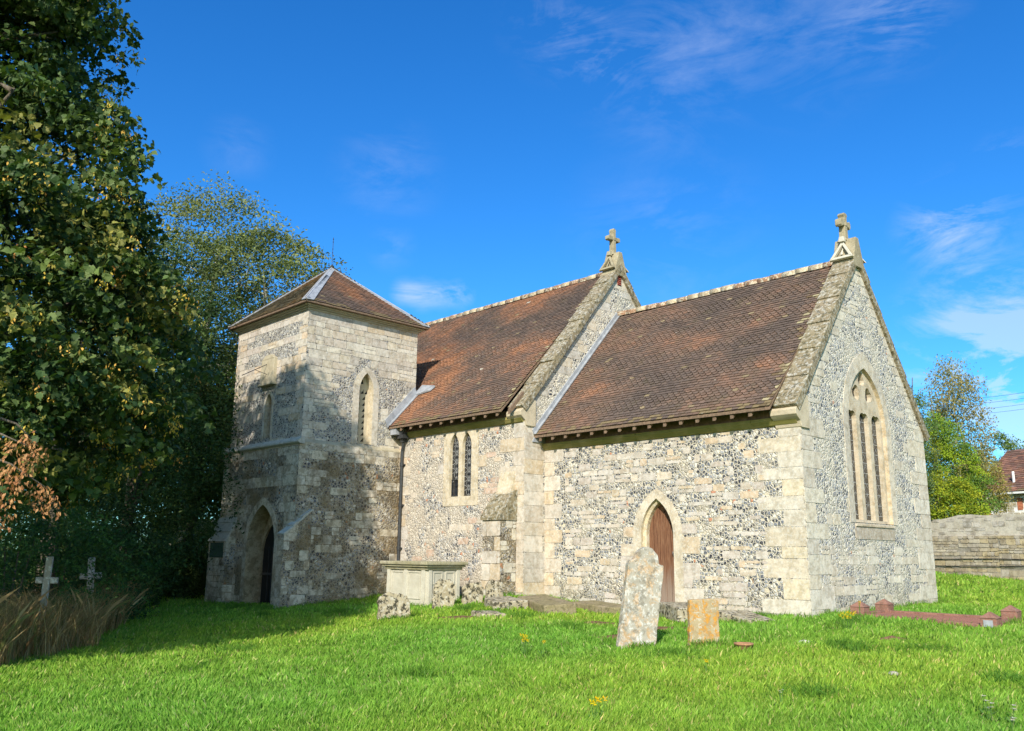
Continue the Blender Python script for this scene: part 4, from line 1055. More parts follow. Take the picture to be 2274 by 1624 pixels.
# terracotta pot sunk in the lawn, loose stones
mb = MB(); n = 18
prof = [(.105, -.12), (.125, .03), (.135, .03), (.135, .055), (.105, .055), (.095, -.05), (.0, -.05)]
vs_, fs_ = [], []
for r_, z_ in prof:
    for i in range(n): vs_.append((r_*math.cos(2*math.pi*i/n), r_*math.sin(2*math.pi*i/n), z_))
for k in range(len(prof)-1):
    for i in range(n): fs_.append((k*n+i, k*n+(i+1) % n, (k+1)*n+(i+1) % n, (k+1)*n+i))
mb.mesh(vs_, fs_); o = mb.build('flower_pot', 'terracotta', None, True); o.location = (1.14, -4.17, gz1(1.14, -4.17)+.03); tag(o, 'small empty terracotta pot sunk in the grass right of the orange headstone', 'flower pot')
for (x, y, s_, lab, mt) in [(1.57, -3.26, .075, 'small pale stone lying in the lawn between the pot and the kerbed grave', 'tomb'), (3.55, -5.0, .05, 'tiny grey stone in a bare spot of the lawn at right', 'headst')]:
    mb = MB(); vs_ = []; 
    for i in range(5):
        for j in range(8):
            ph = math.pi*i/4; th = 2*math.pi*j/8; vs_.append((s_*math.sin(ph)*math.cos(th)*1.3*random.uniform(.85, 1.15), s_*math.sin(ph)*math.sin(th)*random.uniform(.85, 1.15), s_*.55*math.cos(ph)))
    mb.mesh(vs_, [(i*8+j, i*8+(j+1) % 8, (i+1)*8+(j+1) % 8, (i+1)*8+j) for i in range(4) for j in range(8)]); o = mb.build('stone', mt, None, True); o.location = (x, y, gz1(x, y)+.03); tag(o, lab, 'stone')

# ================================================================== BOUNDARY WALL, HOUSE, WIRES (right)
pa, pb_ = V((-9.5, 15.4, 0)), V((6.5, 10.7, 0))
dW = (pb_-pa).normalized(); nW = dW.cross(Z); LW = (pb_-pa).length
wal = empty('boundary_wall', (pa+pb_)/2+Z*.4, 'long rubble stone wall with a paler top behind the church at right', 'wall')
def wp(mb, name, mats, par=wal, bevel=0): 
    o = mb.build(name, mats, None, bevel=bevel); o.parent = par; o.matrix_parent_inverse = Matrix.Translation(-par.location); return o
g_ = None
mb = MB(); pw = [(0, -.6), (LW, -.6), (LW, 1.62), (0, 1.70)]
face(mb, pa, dW, pw, [], 0); mb.prism([pa+Z*-.6, pb_+Z*-.6, pb_+Z*1.62, pa+Z*1.70], -nW*.42, 0)
a_ = 0
while a_ < LW:
    b_ = min(LW, a_+random.uniform(.5, 1.5)); c_ = random.uniform(.6, 1.1)
    for (s0_, s1_) in ((-.1, c_), (c_, 1.66)):
        coursed(mb, pa, dW, pw, [], a_, b_, s0_, s1_, lambda u, v: .95, (.10, .38), (.06, .19), 1, [(.48, .41, .28), (.44, .38, .26), (.52, .46, .33), (.38, .32, .22), (.46, .41, .32), (.50, .41, .24)], random.uniform(.004, .02), .008)
    a_ = b_
wp(mb, 'wall_face', ['palewall', 'rubble'])
mb = MB()
ft = lambda a: 2.02+.42*(a/LW)+.05*math.sin(a*1.7)+.03*math.sin(a*4.1)
tp_ = [(LW*k/40, ft(LW*k/40)) for k in range(41)][::-1]
face(mb, pa, dW, [(0, 1.5), (LW, 1.5)]+tp_, [], 0, -.03)
coursed(mb, pa, dW, [(0, 1.68), (LW, 1.68), (LW, ft(LW)), (0, ft(0))], [], 0, LW, 1.68, 2.5, lambda u, v: .6, (.14, .4), (.09, .18), 1, [(.52, .48, .40), (.46, .43, .36), (.56, .52, .43)], -.024, .012)
for k in range(40):
    (a1, b1), (a0, b0) = tp_[k], tp_[k+1]; mb.poly([pt(pa, dW, a0, b0, -.03), pt(pa, dW, a1, b1, -.03), pt(pa, dW, a1, b1-.03, -.34), pt(pa, dW, a0, b0-.03, -.34)], 0); mb.poly([pt(pa, dW, a1, 1.5, -.34), pt(pa, dW, a0, 1.5, -.34), pt(pa, dW, a0, b0-.03, -.34), pt(pa, dW, a1, b1-.03, -.34)], 0)
wp(mb, 'wall_top', ['palewall', 'rubble'])
mb = MB(); mb.tube([pt(pa, dW, LW*i/20, .98+.012*math.sin(i*1.3), .05) for i in range(21)], .012, 5); mb.tube([pt(pa, dW, LW*i/20, .78+.018*math.sin(i*1.1+1), .05) for i in range(21)], .012, 5)
wp(mb, 'pipe', 'wire')

# cottage beyond the wall
def ah(u, v, D): return atdist(u, v, D)
hA, hB = ah(2175, 1100, 43), ah(2360, 1100, 41)
hA.z = hB.z = 0; dH = (hB-hA).normalized(); nH = dH.cross(Z); LH = 9.0
ez = ah(2180, 1090, 43).z; rz_ = ah(2200, 1004, 45.5).z; wb = 0.4
cot = empty('cottage', hA+dH*4+Z*.8, 'stone cottage with red tiled roof and small white window beyond the wall', 'house')
cp = lambda mb, name, mats, bevel=0, sm=False: wp(mb, name, mats, cot, bevel)
mb = MB(); DH = 5.2
ph = [(0, wb), (LH, wb), (LH, ez+.1), (0, ez+.1)]; hitu = lambda u: (lambda d: (hA-CAM).dot(nH)/d.dot(nH))(F+RR*((u-1137)/1929.15))
hu = lambda u: (CAM+(F+RR*((u-1137)/1929.15))*hitu(u)-hA).dot(dH)
uw = hu(2246); wz0, wz1 = ah(2246, 1133, 43).z, ah(2246, 1110, 43).z
wh = [(uw-.20, wz0), (uw+.20, wz0), (uw+.20, wz1), (uw-.20, wz1)]
face(mb, hA, dH, ph, [wh], 0); coursed(mb, hA, dH, ph, [wh], 0, LH, wb, ez+.1, lambda u, v: .9, (.3, .6), (.18, .26), 0, [(.50, .42, .28), (.46, .40, .28), (.54, .47, .34)])
reveal(mb, hA, dH, wh, 0, -.1, 0, (.5, .4, .3))
coursed(mb, hA, dH, ph, [], 0, .42, wb, ez+.1, lambda u, v: 1, (.21, .22), (.07, .075), 1, None, .012) if False else mb.prism([pt(hA, dH, -.02, wb, .02), pt(hA, dH, .45, wb, .02), pt(hA, dH, .45, ez, .02), pt(hA, dH, -.02, ez, .02)], -nH*.4, 1)
for a, b in ((uw-.42, uw-.20), (uw+.20, uw+.42)): mb.prism([pt(hA, dH, a, wz0-.05, .015), pt(hA, dH, b, wz0-.05, .015), pt(hA, dH, b, wz1+.02, .015), pt(hA, dH, a, wz1+.02, .015)], -nH*.1, 1)
B = lambda a, d, z_: hA+dH*a-nH*d+Z*z_
mb.poly([B(0, 0, wb), B(0, DH, wb), B(0, DH, ez), B(0, DH/2, rz_), B(0, 0, ez)], 0, (.5, .42, .28)); mb.poly([B(LH, 0, wb), B(LH, DH, wb), B(LH, DH, ez), B(LH, DH/2, rz_), B(LH, 0, ez)], 0, (.5, .42, .28)); mb.poly([B(0, DH, wb), B(LH, DH, wb), B(LH, DH, ez), B(0, DH, ez)], 0, (.5, .42, .28))
cp(mb, 'wall', ['stone', 'redbrick'])
mb = MB(); mb.prism([pt(hA, dH, uw-.25, wz1, .03), pt(hA, dH, uw+.25, wz1, .03), pt(hA, dH, uw+.25, wz1+.07, .03), pt(hA, dH, uw-.25, wz1+.07, .03)], -nH*.12)
for (a, b, c, d) in [(uw-.20, wz0, uw-.16, wz1), (uw+.16, wz0, uw+.20, wz1), (uw-.16, wz0, uw+.16, wz0+.04), (uw-.16, wz1-.04, uw+.16, wz1), (uw-.16, (wz0+wz1)/2+.05, uw+.16, (wz0+wz1)/2+.08)]:
    mb.prism([pt(hA, dH, a, b, -.04), pt(hA, dH, c, b, -.04), pt(hA, dH, c, d, -.04), pt(hA, dH, a, d, -.04)], -nH*.04)
cw = cp(mb, 'window', 'white'); mb = MB(); face(mb, hA, dH, wh, [], 0, -.07); pn = mb.build('pane', 'glass', None); pn.parent = cw
# the pane sits two levels below the cottage: cancel both offsets
pn.matrix_parent_inverse = Matrix()
mb = MB(); e0 = B(-.25, -.30, ez-.14); sl = (B(-.25, DH/2, rz_)-e0)
kept = globals()['tilecol']
def redcol(x, s, kind):
    k = random.uniform(.7, 1.3); c = random.choice([(.24, .12, .085), (.20, .105, .08), (.28, .14, .09), (.17, .10, .075)]); return tuple(q*k for q in c)
tilecol = redcol
tiles(mb, e0, dH, sl.normalized(), LH+.5, sl.length, 5, wid=.24, ex=.16)
tilecol = kept
f0 = B(-.25, DH+.3, ez-.14); mb.poly([f0, f0+dH*(LH+.5), e0+sl+dH*(LH+.5), e0+sl], 0, (.2, .08, .06))
mb.poly([e0-Z*.02, e0+dH*(LH+.5)-Z*.02, e0+sl+dH*(LH+.5)-Z*.02, e0+sl-Z*.02], 0, (.1, .05, .04))
mb.prism([e0-Z*.10, e0+dH*(LH+.5)-Z*.10, e0+dH*(LH+.5)-Z*.02, e0-Z*.02], nH*.03, 1)
rf_ = cp(mb, 'roof', ['tile', 'white'])
mb = MB(); q = hA+dH*hu(2213)+Z*ah(2213, 1078, 42.6).z-nH*.3; mb.tube([q-Z*.35, q+Z*.12, q+Z*.55], [.05, .05, .05], 8); cp(mb, 'flue_pipe', 'white')
# projecting dark gable at the picture's edge
mb = MB(); gA = B(2.7, -1.6, 0)
ug = hu(2266)+1.0
gp = lambda a, z_, d: hA+dH*(ug+a)+nH*d+Z*z_
mb.prism([gp(.30, wb, 1.1), gp(3.6, wb, 1.1), gp(3.6, ez-.1, 1.1), gp(1.95, ez+1.9, 1.1), gp(.30, ez-.1, 1.1)], -nH*3, 0, (.5, .42, .3))
mb.prism([gp(-.02, ez-.45, 1.4), gp(.10, ez-.52, 1.4), gp(1.98, ez+2.05, 1.4), gp(1.95, ez+2.25, 1.4)], -nH*3.4, 1, (.20, .08, .06)); mb.prism([gp(3.9, ez-.45, 1.4), gp(3.8, ez-.52, 1.4), gp(1.92, ez+2.05, 1.4), gp(1.95, ez+2.25, 1.4)], -nH*3.4, 1, (.20, .08, .06))
cp(mb, 'projecting_gable', ['stone', 'tile'])
# overhead wires far beyond
for k, (v0_, v1_) in enumerate([(868, 849), (880, 862), (893, 875), (903, 887)]):
    a, b = ah(2150, v0_+6, 70), ah(2420, v1_-15, 62); mb = MB(); d = b-a
    mb.tube([a-d*.8+d*2.4*i/16-Z*.9*(1-((i-8)/8)**2)+Z*.4 for i in range(17)], .010, 5); o = mb.build('overhead_wire', 'wire'); tag(o, 'thin overhead wire, %s of the four crossing the sky above the cottage' % ['topmost', 'second from top', 'third from top', 'lowest'][k], 'wire', 'overhead wires at right')

# ================================================================== TREES
def rot_frames(n, nrm_bias, spread):
    """random leaf frames: normal biased, random in-plane heading -> (n,3) a,b"""
    nrm = nrm_bias+rng.normal(size=(n, 3))*spread; nrm /= np.linalg.norm(nrm, axis=1, keepdims=True)
    h = rng.normal(size=(n, 3)); a = h-(h*nrm).sum(1, keepdims=True)*nrm; a /= np.linalg.norm(a, axis=1, keepdims=True)
    return a, np.cross(nrm, a), nrm
MAPLE = np.array([(0, 0), (.26, .0), (.25, .16), (.46, .30), (.34, .42), (.34, .62), (.18, .66), (0, .96), (-.18, .66), (-.34, .62), (-.34, .42), (-.46, .30), (-.25, .16), (-.26, .0)])
OVAL = np.array([(0, 0), (.24, .45), (0, 1.), (-.24, .45)])
def leaves(name, pos, size, shape, cols, parent, mat='leaf', bias=(0, 0, 1), spread=.8, fold=.12, droop=None):
    n = len(pos); a, b, nr = rot_frames(n, np.asarray(bias, float) if np.ndim(bias) == 1 else bias, spread)
    if droop is not None:
        b = b+np.array([0, 0, -droop]); b /= np.linalg.norm(b, axis=1, keepdims=True); a = np.cross(b, nr); a /= np.linalg.norm(a, axis=1, keepdims=True)+1e-9
    k = len(shape); s = size[:, None]
    v = pos[:, None, :]+a[:, None, :]*(shape[None, :, 0:1]*s[:, None])+b[:, None, :]*(shape[None, :, 1:2]*s[:, None])+nr[:, None, :]*(np.abs(shape[None, :, 0:1])*fold*2*s[:, None]-shape[None, :, 1:2]**2*.25*s[:, None])
    idx = np.arange(n*k).reshape(n, k)
    return npmesh(name, v.reshape(-1, 3), idx, mat, cols, parent)
def palette(n, cols, wts, j=.18):
    c = np.array(cols)[rng.choice(len(cols), n, p=np.array(wts)/sum(wts))]; return c*(1+rng.uniform(-j, j, (n, 1)))
def limbs(mb, base, top, r0, nb, spread, rnd=.15, lo=.3, col=(1, 1, 1), mat=0, sub=True):
    """tapered trunk with forking limbs; returns limb tips"""
    base, top = V(base), V(top); n = 8; path = [base+(top-base)*(i/n)+V((random.uniform(-rnd, rnd), random.uniform(-rnd, rnd), 0))*(i > 0) for i in range(n+1)]
    mb.tube(path, [r0*(1.25 if i == 0 else 1-.85*i/n) for i in range(n+1)], 9, mat); tips = [path[-1]]
    for k in range(nb):
        t_ = lo+(1-lo)*(k+.5)/nb; p = base+(top-base)*t_; an = k*2.4+random.uniform(-.4, .4); ln = spread*(1.15-t_*.6)*random.uniform(.75, 1.1)
        e = p+V((math.cos(an)*ln, math.sin(an)*ln, ln*random.uniform(.35, .8))); mmid = (p+e)/2+V((random.uniform(-rnd, rnd), random.uniform(-rnd, rnd), -ln*.06))
        rr = r0*(1-.8*t_)*.5; mb.tube([p, mmid, e], [rr, rr*.6, rr*.15], 6, mat); tips.append(e)
        if sub:
            for q in range(3):
                s_ = mmid+(e-mmid)*random.random(); e2 = s_+V((random.uniform(-1, 1), random.uniform(-1, 1), random.uniform(-.1, .8)))*ln*.38; mb.tube([s_, (s_+e2)/2+V((0, 0, .05*ln)), e2], [rr*.4, rr*.25, rr*.06], 5, mat); tips.append(e2)
    return tips

# ---- big sycamore close at the left
T0 = V((-6.1, -13.3, gz1(-6.1, -13.3)))
syc = empty('sycamore_tree', T0, 'huge dark green sycamore with yellow and rusty seed keys at the left edge', 'tree')
def child(o, par): o.parent = par; o.matrix_parent_inverse = Matrix.Translation(-par.location); return o
mb = MB(); limbs(mb, T0-Z*.3, T0+V((.2, .1, 11.6)), .42, 16, 2.3, lo=.14); child(mb.build('trunk', 'bark', None, True), syc)
Rz = np.array([(1.5, 1.6), (2.0, 2.9), (3.2, 3.55), (4.4, 3.5), (5.4, 3.2), (6.0, 2.9), (6.8, 3.0), (7.4, 2.5), (8.0, 2.4), (8.7, 2.75), (9.4, 2.1), (10, 1.9), (11.0, 1.6), (11.9, 1.0), (12.5, .4), (12.8, .1)])
def crown(center, Rz, nclump, per, size, seedcols, crad=(.35, .75), inner=.35, flat=.35, leafn=None, low=None, wob=.16):
    P, S_, K_ = [], [], []
    zz = rng.uniform(Rz[0, 0], Rz[-1, 0], nclump*3); rr = np.interp(zz, Rz[:, 0], Rz[:, 1]); keep = rng.random(len(zz)) < (rr/Rz[:, 1].max()); zz, rr = zz[keep][:nclump], rr[keep][:nclump]
    th = rng.uniform(0, 2*np.pi, len(zz)); f = np.where(rng.random(len(zz)) < inner, rng.uniform(.25, .8, len(zz)), rng.uniform(.82, 1.02, len(zz)))
    ph_ = rng.uniform(0, 6.28, 3); f = f*(1+wob*(np.sin(2*th+ph_[0]+.9*zz)*.6+np.sin(3*th-1.3*zz+ph_[1])*.5+np.sin(5*th+2.1*zz+ph_[2])*.35))
    for i in range(len(zz)):
        z0 = zz[i]; c = np.array([center[0]+rr[i]*f[i]*np.cos(th[i]), center[1]+rr[i]*f[i]*np.sin(th[i]), z0])
        out_ = np.array([np.cos(th[i]), np.sin(th[i]), 0]); cr = rng.uniform(*crad); m_ = int(per*rng.uniform(.6, 1.4))
        q = rng.normal(size=(m_, 3)); q /= np.linalg.norm(q, axis=1, keepdims=True); q *= (rng.random((m_, 1))**.45)*cr
        q[:, 2] *= flat; q[:, 2] -= (q@out_)*.35
        P.append(c+q); K_.append(np.full(m_, i))
    return np.concatenate(P), np.concatenate(K_)
pos, kk = crown(T0, Rz+np.array([0, 0]), 1350, 74, .15, None, wob=.05, crad=(.30, .70), inner=.42)
lobe_, kl = crown(T0+V((-1.9, -1.3, 0)), np.array([(3, 1.2), (6, 1.9), (9, 2.2), (11, 2.4), (12.0, 2.2), (12.8, 1.3), (13.1, .3)]), 420, 60, .15, None, crad=(.30, .70), inner=.42)
pos = np.concatenate([pos, lobe_]); kk = np.concatenate([kk, kl+kk.max()+1])
top_, kt_ = crown(T0+V((.34*.45, .94*.45, 0)), np.array([(8.6, .9), (9.6, 1.5), (10.6, 1.5), (11.6, 1.1), (12.3, .4)]), 170, 60, .15, None, crad=(.30, .60), inner=.4)
sp_, ks_, nk = [], [], 0
for zz_, R_ in [(10.9, 2.9), (10.0, 3.0), (9.35, 3.5), (8.8, 3.5), (8.1, 3.2), (7.45, 3.75), (7.1, 3.8), (6.3, 3.4), (5.6, 3.9), (5.0, 4.2), (4.3, 4.4), (3.3, 4.5), (2.7, 4.3)]:
    for sw in (-.35, 0, .3):
        an_ = math.atan2(.94, .34)+sw; ln_ = random.uniform(1.0, 1.5); rr2 = (R_-(1.12 if zz_ > 6 else .75))*(1-abs(sw)*.35)
        for i_ in range(9):
            f_ = i_/8; rad_ = rr2-ln_*(1-f_); c_ = np.array([T0.x+rad_*math.cos(an_), T0.y+rad_*math.sin(an_), zz_+.25*(1-f_)-.22*f_*f_+random.uniform(-.1, .1)])
            m_ = int(46*(1.15-.7*f_)); q_ = rng.normal(size=(m_, 3))*np.array([.20, .20, .11])*(1.15-.5*f_); sp_.append(c_+q_); ks_.append(np.full(m_, nk)); nk += 1
sp_ = np.concatenate(sp_); ks_ = np.concatenate(ks_)
# the side away from the viewer is thinner: sunlight gets through to the tower
pr = (pos[:, 0]-T0.x)*.826+(pos[:, 1]-T0.y)*.564
gone = np.zeros(kk.max()+1, bool); cz = np.array([0.]*(kk.max()+1)); cp_ = cz.copy()
np.maximum.at(cp_, kk, pr); np.maximum.at(cz, kk, pos[:, 2])
gone = (cz > 6.6) & (cp_ > .8) & (rng.random(len(cz)) < .78)
gone |= (cp_ > -.6) & (rng.random(len(cz)) < .10)
pos, kk = pos[~gone[kk]], kk[~gone[kk]]
for (a_p, a_k) in ((top_, kt_), (sp_, ks_)): pos = np.concatenate([pos, a_p]); kk = np.concatenate([kk, a_k+kk.max()+1])
cl = palette(kk.max()+1, [(.038, .072, .020), (.060, .10, .027), (.10, .14, .040), (.20, .20, .05)], [5, 5, 3, 1.4], .15)
cols = cl[kk]*(1+rng.uniform(-.25, .25, (len(kk), 1)))
o = leaves('crown', pos, rng.uniform(.07, .135, len(pos)), MAPLE, cols, None, bias=(.15, -.25, .9), spread=.75, droop=.35); child(o, syc)
# spray tips that stick out of the crown towards the church
# seed keys: hanging bunches of winged seeds
sel = rng.choice(len(pos), 4200, replace=False); dC = pos[sel]-np.array(CAM)
near = np.linalg.norm(pos[sel, :2]-np.array(T0)[:2], axis=1) > .80*np.interp(pos[sel, 2], Rz[:, 0], Rz[:, 1]); sel = sel[near]
pp = np.repeat(pos[sel], 16, axis=0)+rng.normal(size=(len(sel)*16, 3))*np.array([.055, .055, .07])-np.array([0, 0, .05])
cc = np.repeat(palette(len(sel), [(.52, .38, .07), (.62, .38, .09), (.46, .22, .07), (.34, .30, .07)], [4, 4, 2, 3]), 16, axis=0)
# big rusty bunches low on the near side
bp = []
for (u, v, D) in [(30, 985, 9.6), (75, 1000, 9.7), (5, 1040, 9.6), (40, 1060, 9.5), (95, 1090, 9.7), (110, 1115, 9.7), (10, 1095, 9.5), (60, 1030, 9.7), (5, 1145, 9.5), (85, 1075, 9.8), (28, 1050, 9.6), (65, 975, 9.8)]:
    c = np.array(atdist(u, v, D)); bp.append(c+rng.normal(size=(42, 3))*np.array([.055, .055, .055])-np.array([0, 0, .03]))
bp = np.concatenate(bp)
allp = np.concatenate([pp, bp]); allc = np.concatenate([cc, palette(len(bp), [(.42, .20, .09), (.48, .26, .12), (.34, .15, .07)], [3, 3, 2])])
o = leaves('seed_keys', allp, rng.uniform(.035, .06, len(allp)), OVAL*np.array([1.1, 1]), allc, None, 'seed', (0, 0, .3), 1., .05, droop=1.2); child(o, syc)
mb = MB()
for (a, b) in [((-60, 960, 10), (60, 990, 9.7)), ((-60, 1000, 9.9), (105, 1085, 9.7)), ((0, 930, 9.8), (70, 975, 9.8))]:
    A_, B_ = atdist(*a), atdist(*b); mb.tube([A_, (A_+B_)/2+Z*.05, B_], [.018, .011, .005], 6)
child(mb.build('branch', 'bark', None, True), syc)

# ---- generic broadleaf trees
def tree(name, label, x, y, Rz, nclump, per, lsize, cols, wts, trunk_h, r0, crad=(.4, .9), inner=.35, flat=.6, bark='bark', nb=12, spread=3, group=None, shape=OVAL, droop=None, lspread=.8, limbs_extra=False, sizej=.35, kk_j=.2):
    z = gz1(x, y); T = V((x, y, z)); e = empty(name, T, label, 'tree', group)
    mb = MB(); tips = limbs(mb, T-Z*.3, T+Z*trunk_h, r0, nb, spread); child(mb.build('trunk', bark, None, True), e)
    R2 = Rz.copy(); R2[:, 0] += z
    pos, kk = crown(T, R2, nclump, per, lsize, None, crad, inner, flat)
    cl = palette(kk.max()+1, cols, wts, kk_j); cc = cl[kk]*(1+rng.uniform(-.3, .3, (len(kk), 1)))
    o = leaves('crown', pos, rng.uniform(lsize*(1-sizej), lsize*(1+sizej), len(pos)), shape, cc, None, bias=(.2, -.3, .7), spread=lspread, droop=droop); child(o, e)
    return e
DARK = [(.028, .060, .016), (.045, .085, .022), (.070, .11, .03)]; 
p = atdist(420, 1200, 33); 
tree('oak_tree', 'tall airy oak with olive foliage rising behind the dark evergreen, left of the tower', p.x, p.y, np.array([(3, 4), (6, 5.2), (9, 5.4), (11, 4.6), (13, 3.0), (14.4, 1.5), (14.9, .3)]), 640, 90, .125, [(.13, .165, .05), (.18, .20, .065), (.09, .12, .038)], [4, 3, 3], 12.6, .35, (.5, 1.0), .35, .6, 'palebark', 18, 3.2)
p = atdist(555, 1200, 30)
tree('oak_tree', 'leaning oak whose thin outer branches reach over the tower roof', p.x, p.y, np.array([(2.5, 3), (5, 4.0), (7, 4.1), (8.5, 3.9), (9.8, 2.9), (11, 2.3), (11.8, 1.2), (12.2, .3)]), 470, 90, .12, [(.12, .155, .045), (.17, .195, .06), (.085, .115, .036)], [4, 3, 3], 10.2, .30, (.4, .85), .35, .6, 'palebark', 16, 2.8)
p = atdist(425, 1200, 31)
tree('holly_tree', 'dense dark evergreen holly standing just behind the tower', p.x, p.y, np.array([(0.2, 2.0), (1.2, 2.4), (3, 2.6), (5, 2.4), (7, 1.8), (8.0, 1.0), (8.5, .3)]), 520, 95, .085, [(.06, .11, .035), (.09, .15, .04), (.14, .20, .05)]+[(.17, .22, .06)], [4, 5, 2, 1.2], 7.5, .2, (.3, .65), .4, .8, nb=8, spread=1.6)
p = atdist(290, 1200, 27)
tree('yew_tree', 'black green yew in the shade behind the grave crosses', p.x, p.y, np.array([(1.5, 2.0), (2.5, 3.0), (4.5, 3.1), (6.5, 2.7), (8.5, 1.9), (9.6, .4)]), 460, 80, .09, DARK, [5, 5, 1], 8.5, .2, (.35, .75), .4, .7, nb=8, spread=2)
p = atdist(110, 1200, 24)
tree('yew_tree', 'dark yew at the far left behind the sycamore', p.x, p.y, np.array([(.2, 2.5), (1.2, 3.2), (4.5, 3.5), (6.5, 3.2), (8.5, 2.2), (9.8, .4)]), 480, 80, .10, DARK, [5, 5, 1], 8.5, .25, (.35, .8), .4, .7, nb=8, spread=2)
p = atdist(262, 1250, 27.5); 
tree('ash_tree', 'ash with a bare pale trunk seen in the dark gap behind the crosses', p.x, p.y, np.array([(3.2, 2.0), (5, 3.0), (8, 3.0), (10, 1.6), (11, .4)]), 260, 70, .11, DARK, [4, 4, 2], 10, .17, (.4, .9), .4, .6, 'palebark', nb=8, spread=2.4)
# low shrubs in the shade
farwood(-200, 330, 35, 3.2, 'dark undergrowth filling the gap beneath the yews at left', 'undergrowth', DARK, 260) if False else None
SG = 'dark shrubs under the trees at left'
def shrub(u, D, w_, h_, label, cols=DARK, wts=(4, 4, 1), n=170, per=70, ls=.08):
    p = atdist(u, 1250, D); z = gz1(p.x, p.y); e = empty('shrub', (p.x, p.y, z), label, 'shrub', SG)
    R2 = np.array([(0, w_*.85), (h_*.4, w_), (h_*.75, w_*.75), (h_, w_*.15)]); R2[:, 0] += z
    pos, kk = crown((p.x, p.y, z), R2, n, per, ls, None, (.2, .45), .35, .7)
    cl = palette(kk.max()+1, cols, wts, .2); cc = cl[kk]*(1+rng.uniform(-.3, .3, (len(kk), 1)))
    child(leaves('foliage', pos, rng.uniform(ls*.7, ls*1.3, len(pos)), OVAL, cc, None, bias=(.2, -.3, .7), spread=.8), e)
    mb = MB(); [mb.tube([(p.x, p.y, z-.1), (p.x+random.uniform(-.4, .4)*w_, p.y+random.uniform(-.4, .4)*w_, z+h_*.7)], [.03, .008], 5) for _ in range(5)]; child(mb.build('stem', 'bark', None), e)
shrub(30, 19, 1.9, 2.6, 'leafy green shrub at the far left behind the dry grass', [(.04, .10, .02), (.06, .13, .03), (.03, .07, .02)])
shrub(150, 21.5, 1.8, 2.4, 'bright edged shrub behind the larger grave cross', [(.05, .12, .025), (.03, .08, .02), (.08, .14, .03)])
shrub(300, 29.5, 1.8, 1.9, 'low dark shrub right of the bare pale trunk'); shrub(390, 29.5, 1.7, 1.3, 'low dark shrub beneath the pale glimpse of wall'); shrub(480, 28.5, 1.5, 2.0, 'dark shrub touching the left edge of the tower')
shrub(215, 25.5, 1.6, 2.0, 'dark shrub behind the smaller grave cross')
# pale wall glimpsed through the trees
p = atdist(330, 1210, 41); q = atdist(520, 1210, 41); mb = MB(); dd = (q-p); dd.z = 0
mb.prism([V((p.x, p.y, -.6)), V((p.x, p.y, -.6))+dd, V((p.x, p.y, 2.35))+dd, V((p.x, p.y, 2.35))], dd.normalized().cross(Z)*-.4); o = mb.build('garden_wall', 'tomb'); tag(o, 'sunlit pale wall glimpsed through the dark trees left of the tower', 'wall')
# dark wood behind everything on the left
mb = MB()
def farwood(u0, u1, D, h, label, name, cols, n):
    P = []
    for i in range(n):
        u = random.uniform(u0, u1); p = atdist(u, 1240, D+random.uniform(-2, 2)); z = random.random()**.8*h*(.75+.25*noise.noise(V((u*.01, 3, 0)))); P.append((p.x, p.y, p.z*0+z))
    c = np.array(P); m_ = 55; q = rng.normal(size=(n*m_, 3)); q /= np.linalg.norm(q, axis=1, keepdims=True); q *= rng.random((n*m_, 1))**.5*.95
    pos = np.repeat(c, m_, axis=0)+q; cl = np.repeat(palette(n, cols, [1]*len(cols), .2), m_, axis=0)
    o = leaves(name, pos, rng.uniform(.14, .24, len(pos)), OVAL, cl, None, bias=(.2, -.3, .7)); tag(o, label, 'wood', kind='stuff'); return o
farwood(-330, 520, 40, 9, 'dark mass of woodland far behind at the left edge', 'woodland', [(.05, .09, .03), (.07, .12, .035), (.04, .07, .02)], 900)

# ---- right hand trees behind the wall
YG = [(.24, .33, .02), (.16, .26, .03), (.10, .19, .03), (.34, .34, .02)]
p = atdist(2095, 1160, 33)
tree('robinia_tree', 'bright yellow green feathery tree overhanging the wall right of the church', p.x, p.y, np.array([(1.2, .9), (2, 1.3), (3, 1.3), (4, 1.1), (4.9, .6), (5.3, .2)]), 330, 95, .075, YG, [5, 4, 4, 1], 5.6, .12, (.2, .4), .35, .6, nb=9, spread=1.0)
p = atdist(2100, 1160, 31.5)
tree('golden_shrub_tree', 'low yellow green bush hanging over the wall in front of the feathery tree', p.x, p.y, np.array([(1.3, .5), (1.8, .9), (2.5, .85), (3.0, .4)]), 150, 90, .07, [(.30, .32, .02), (.22, .28, .02), (.14, .22, .02)], [5, 4, 2], 3, .08, (.2, .42), .3, .6, nb=6, spread=.8)
p = atdist(2048, 1160, 31)
tree('willow_tree', 'slim grey green tree top showing beside the gable edge at right', p.x, p.y, np.array([(2, .6), (4, .6), (5.2, .4), (6.0, .1)]), 120, 60, .07, [(.12, .18, .05), (.10, .15, .06)], [1, 1], 6.3, .08, (.18, .38), .35, .9, nb=8, spread=.7)
p = atdist(2150, 1160, 37)
tree('birch_tree', 'wispy birch with small drooping leaves rising above the yellow green bushes', p.x, p.y, np.array([(3.4, .9), (4.6, 1.1), (6.0, 1.0), (7.2, .7), (7.9, .2)]), 190, 60, .085, [(.24, .22, .08), (.18, .19, .07), (.30, .24, .08)], [3, 3, 2], 7.7, .07, (.3, .6), .4, 1.2, 'palebark', nb=14, spread=1.0, droop=.8)
p = atdist(2182, 1160, 40)
tree('birch_tree', 'olive brown bush leaning on the cottage roof', p.x, p.y, np.array([(2, .7), (3.2, .95), (4.0, .7), (4.4, .2)]), 150, 70, .08, [(.26, .22, .06), (.19, .20, .06)], [1, 1], 4.4, .08, (.25, .5), .3, .9, 'palebark', nb=6, spread=1.2)
p = atdist(2225, 1160, 62)
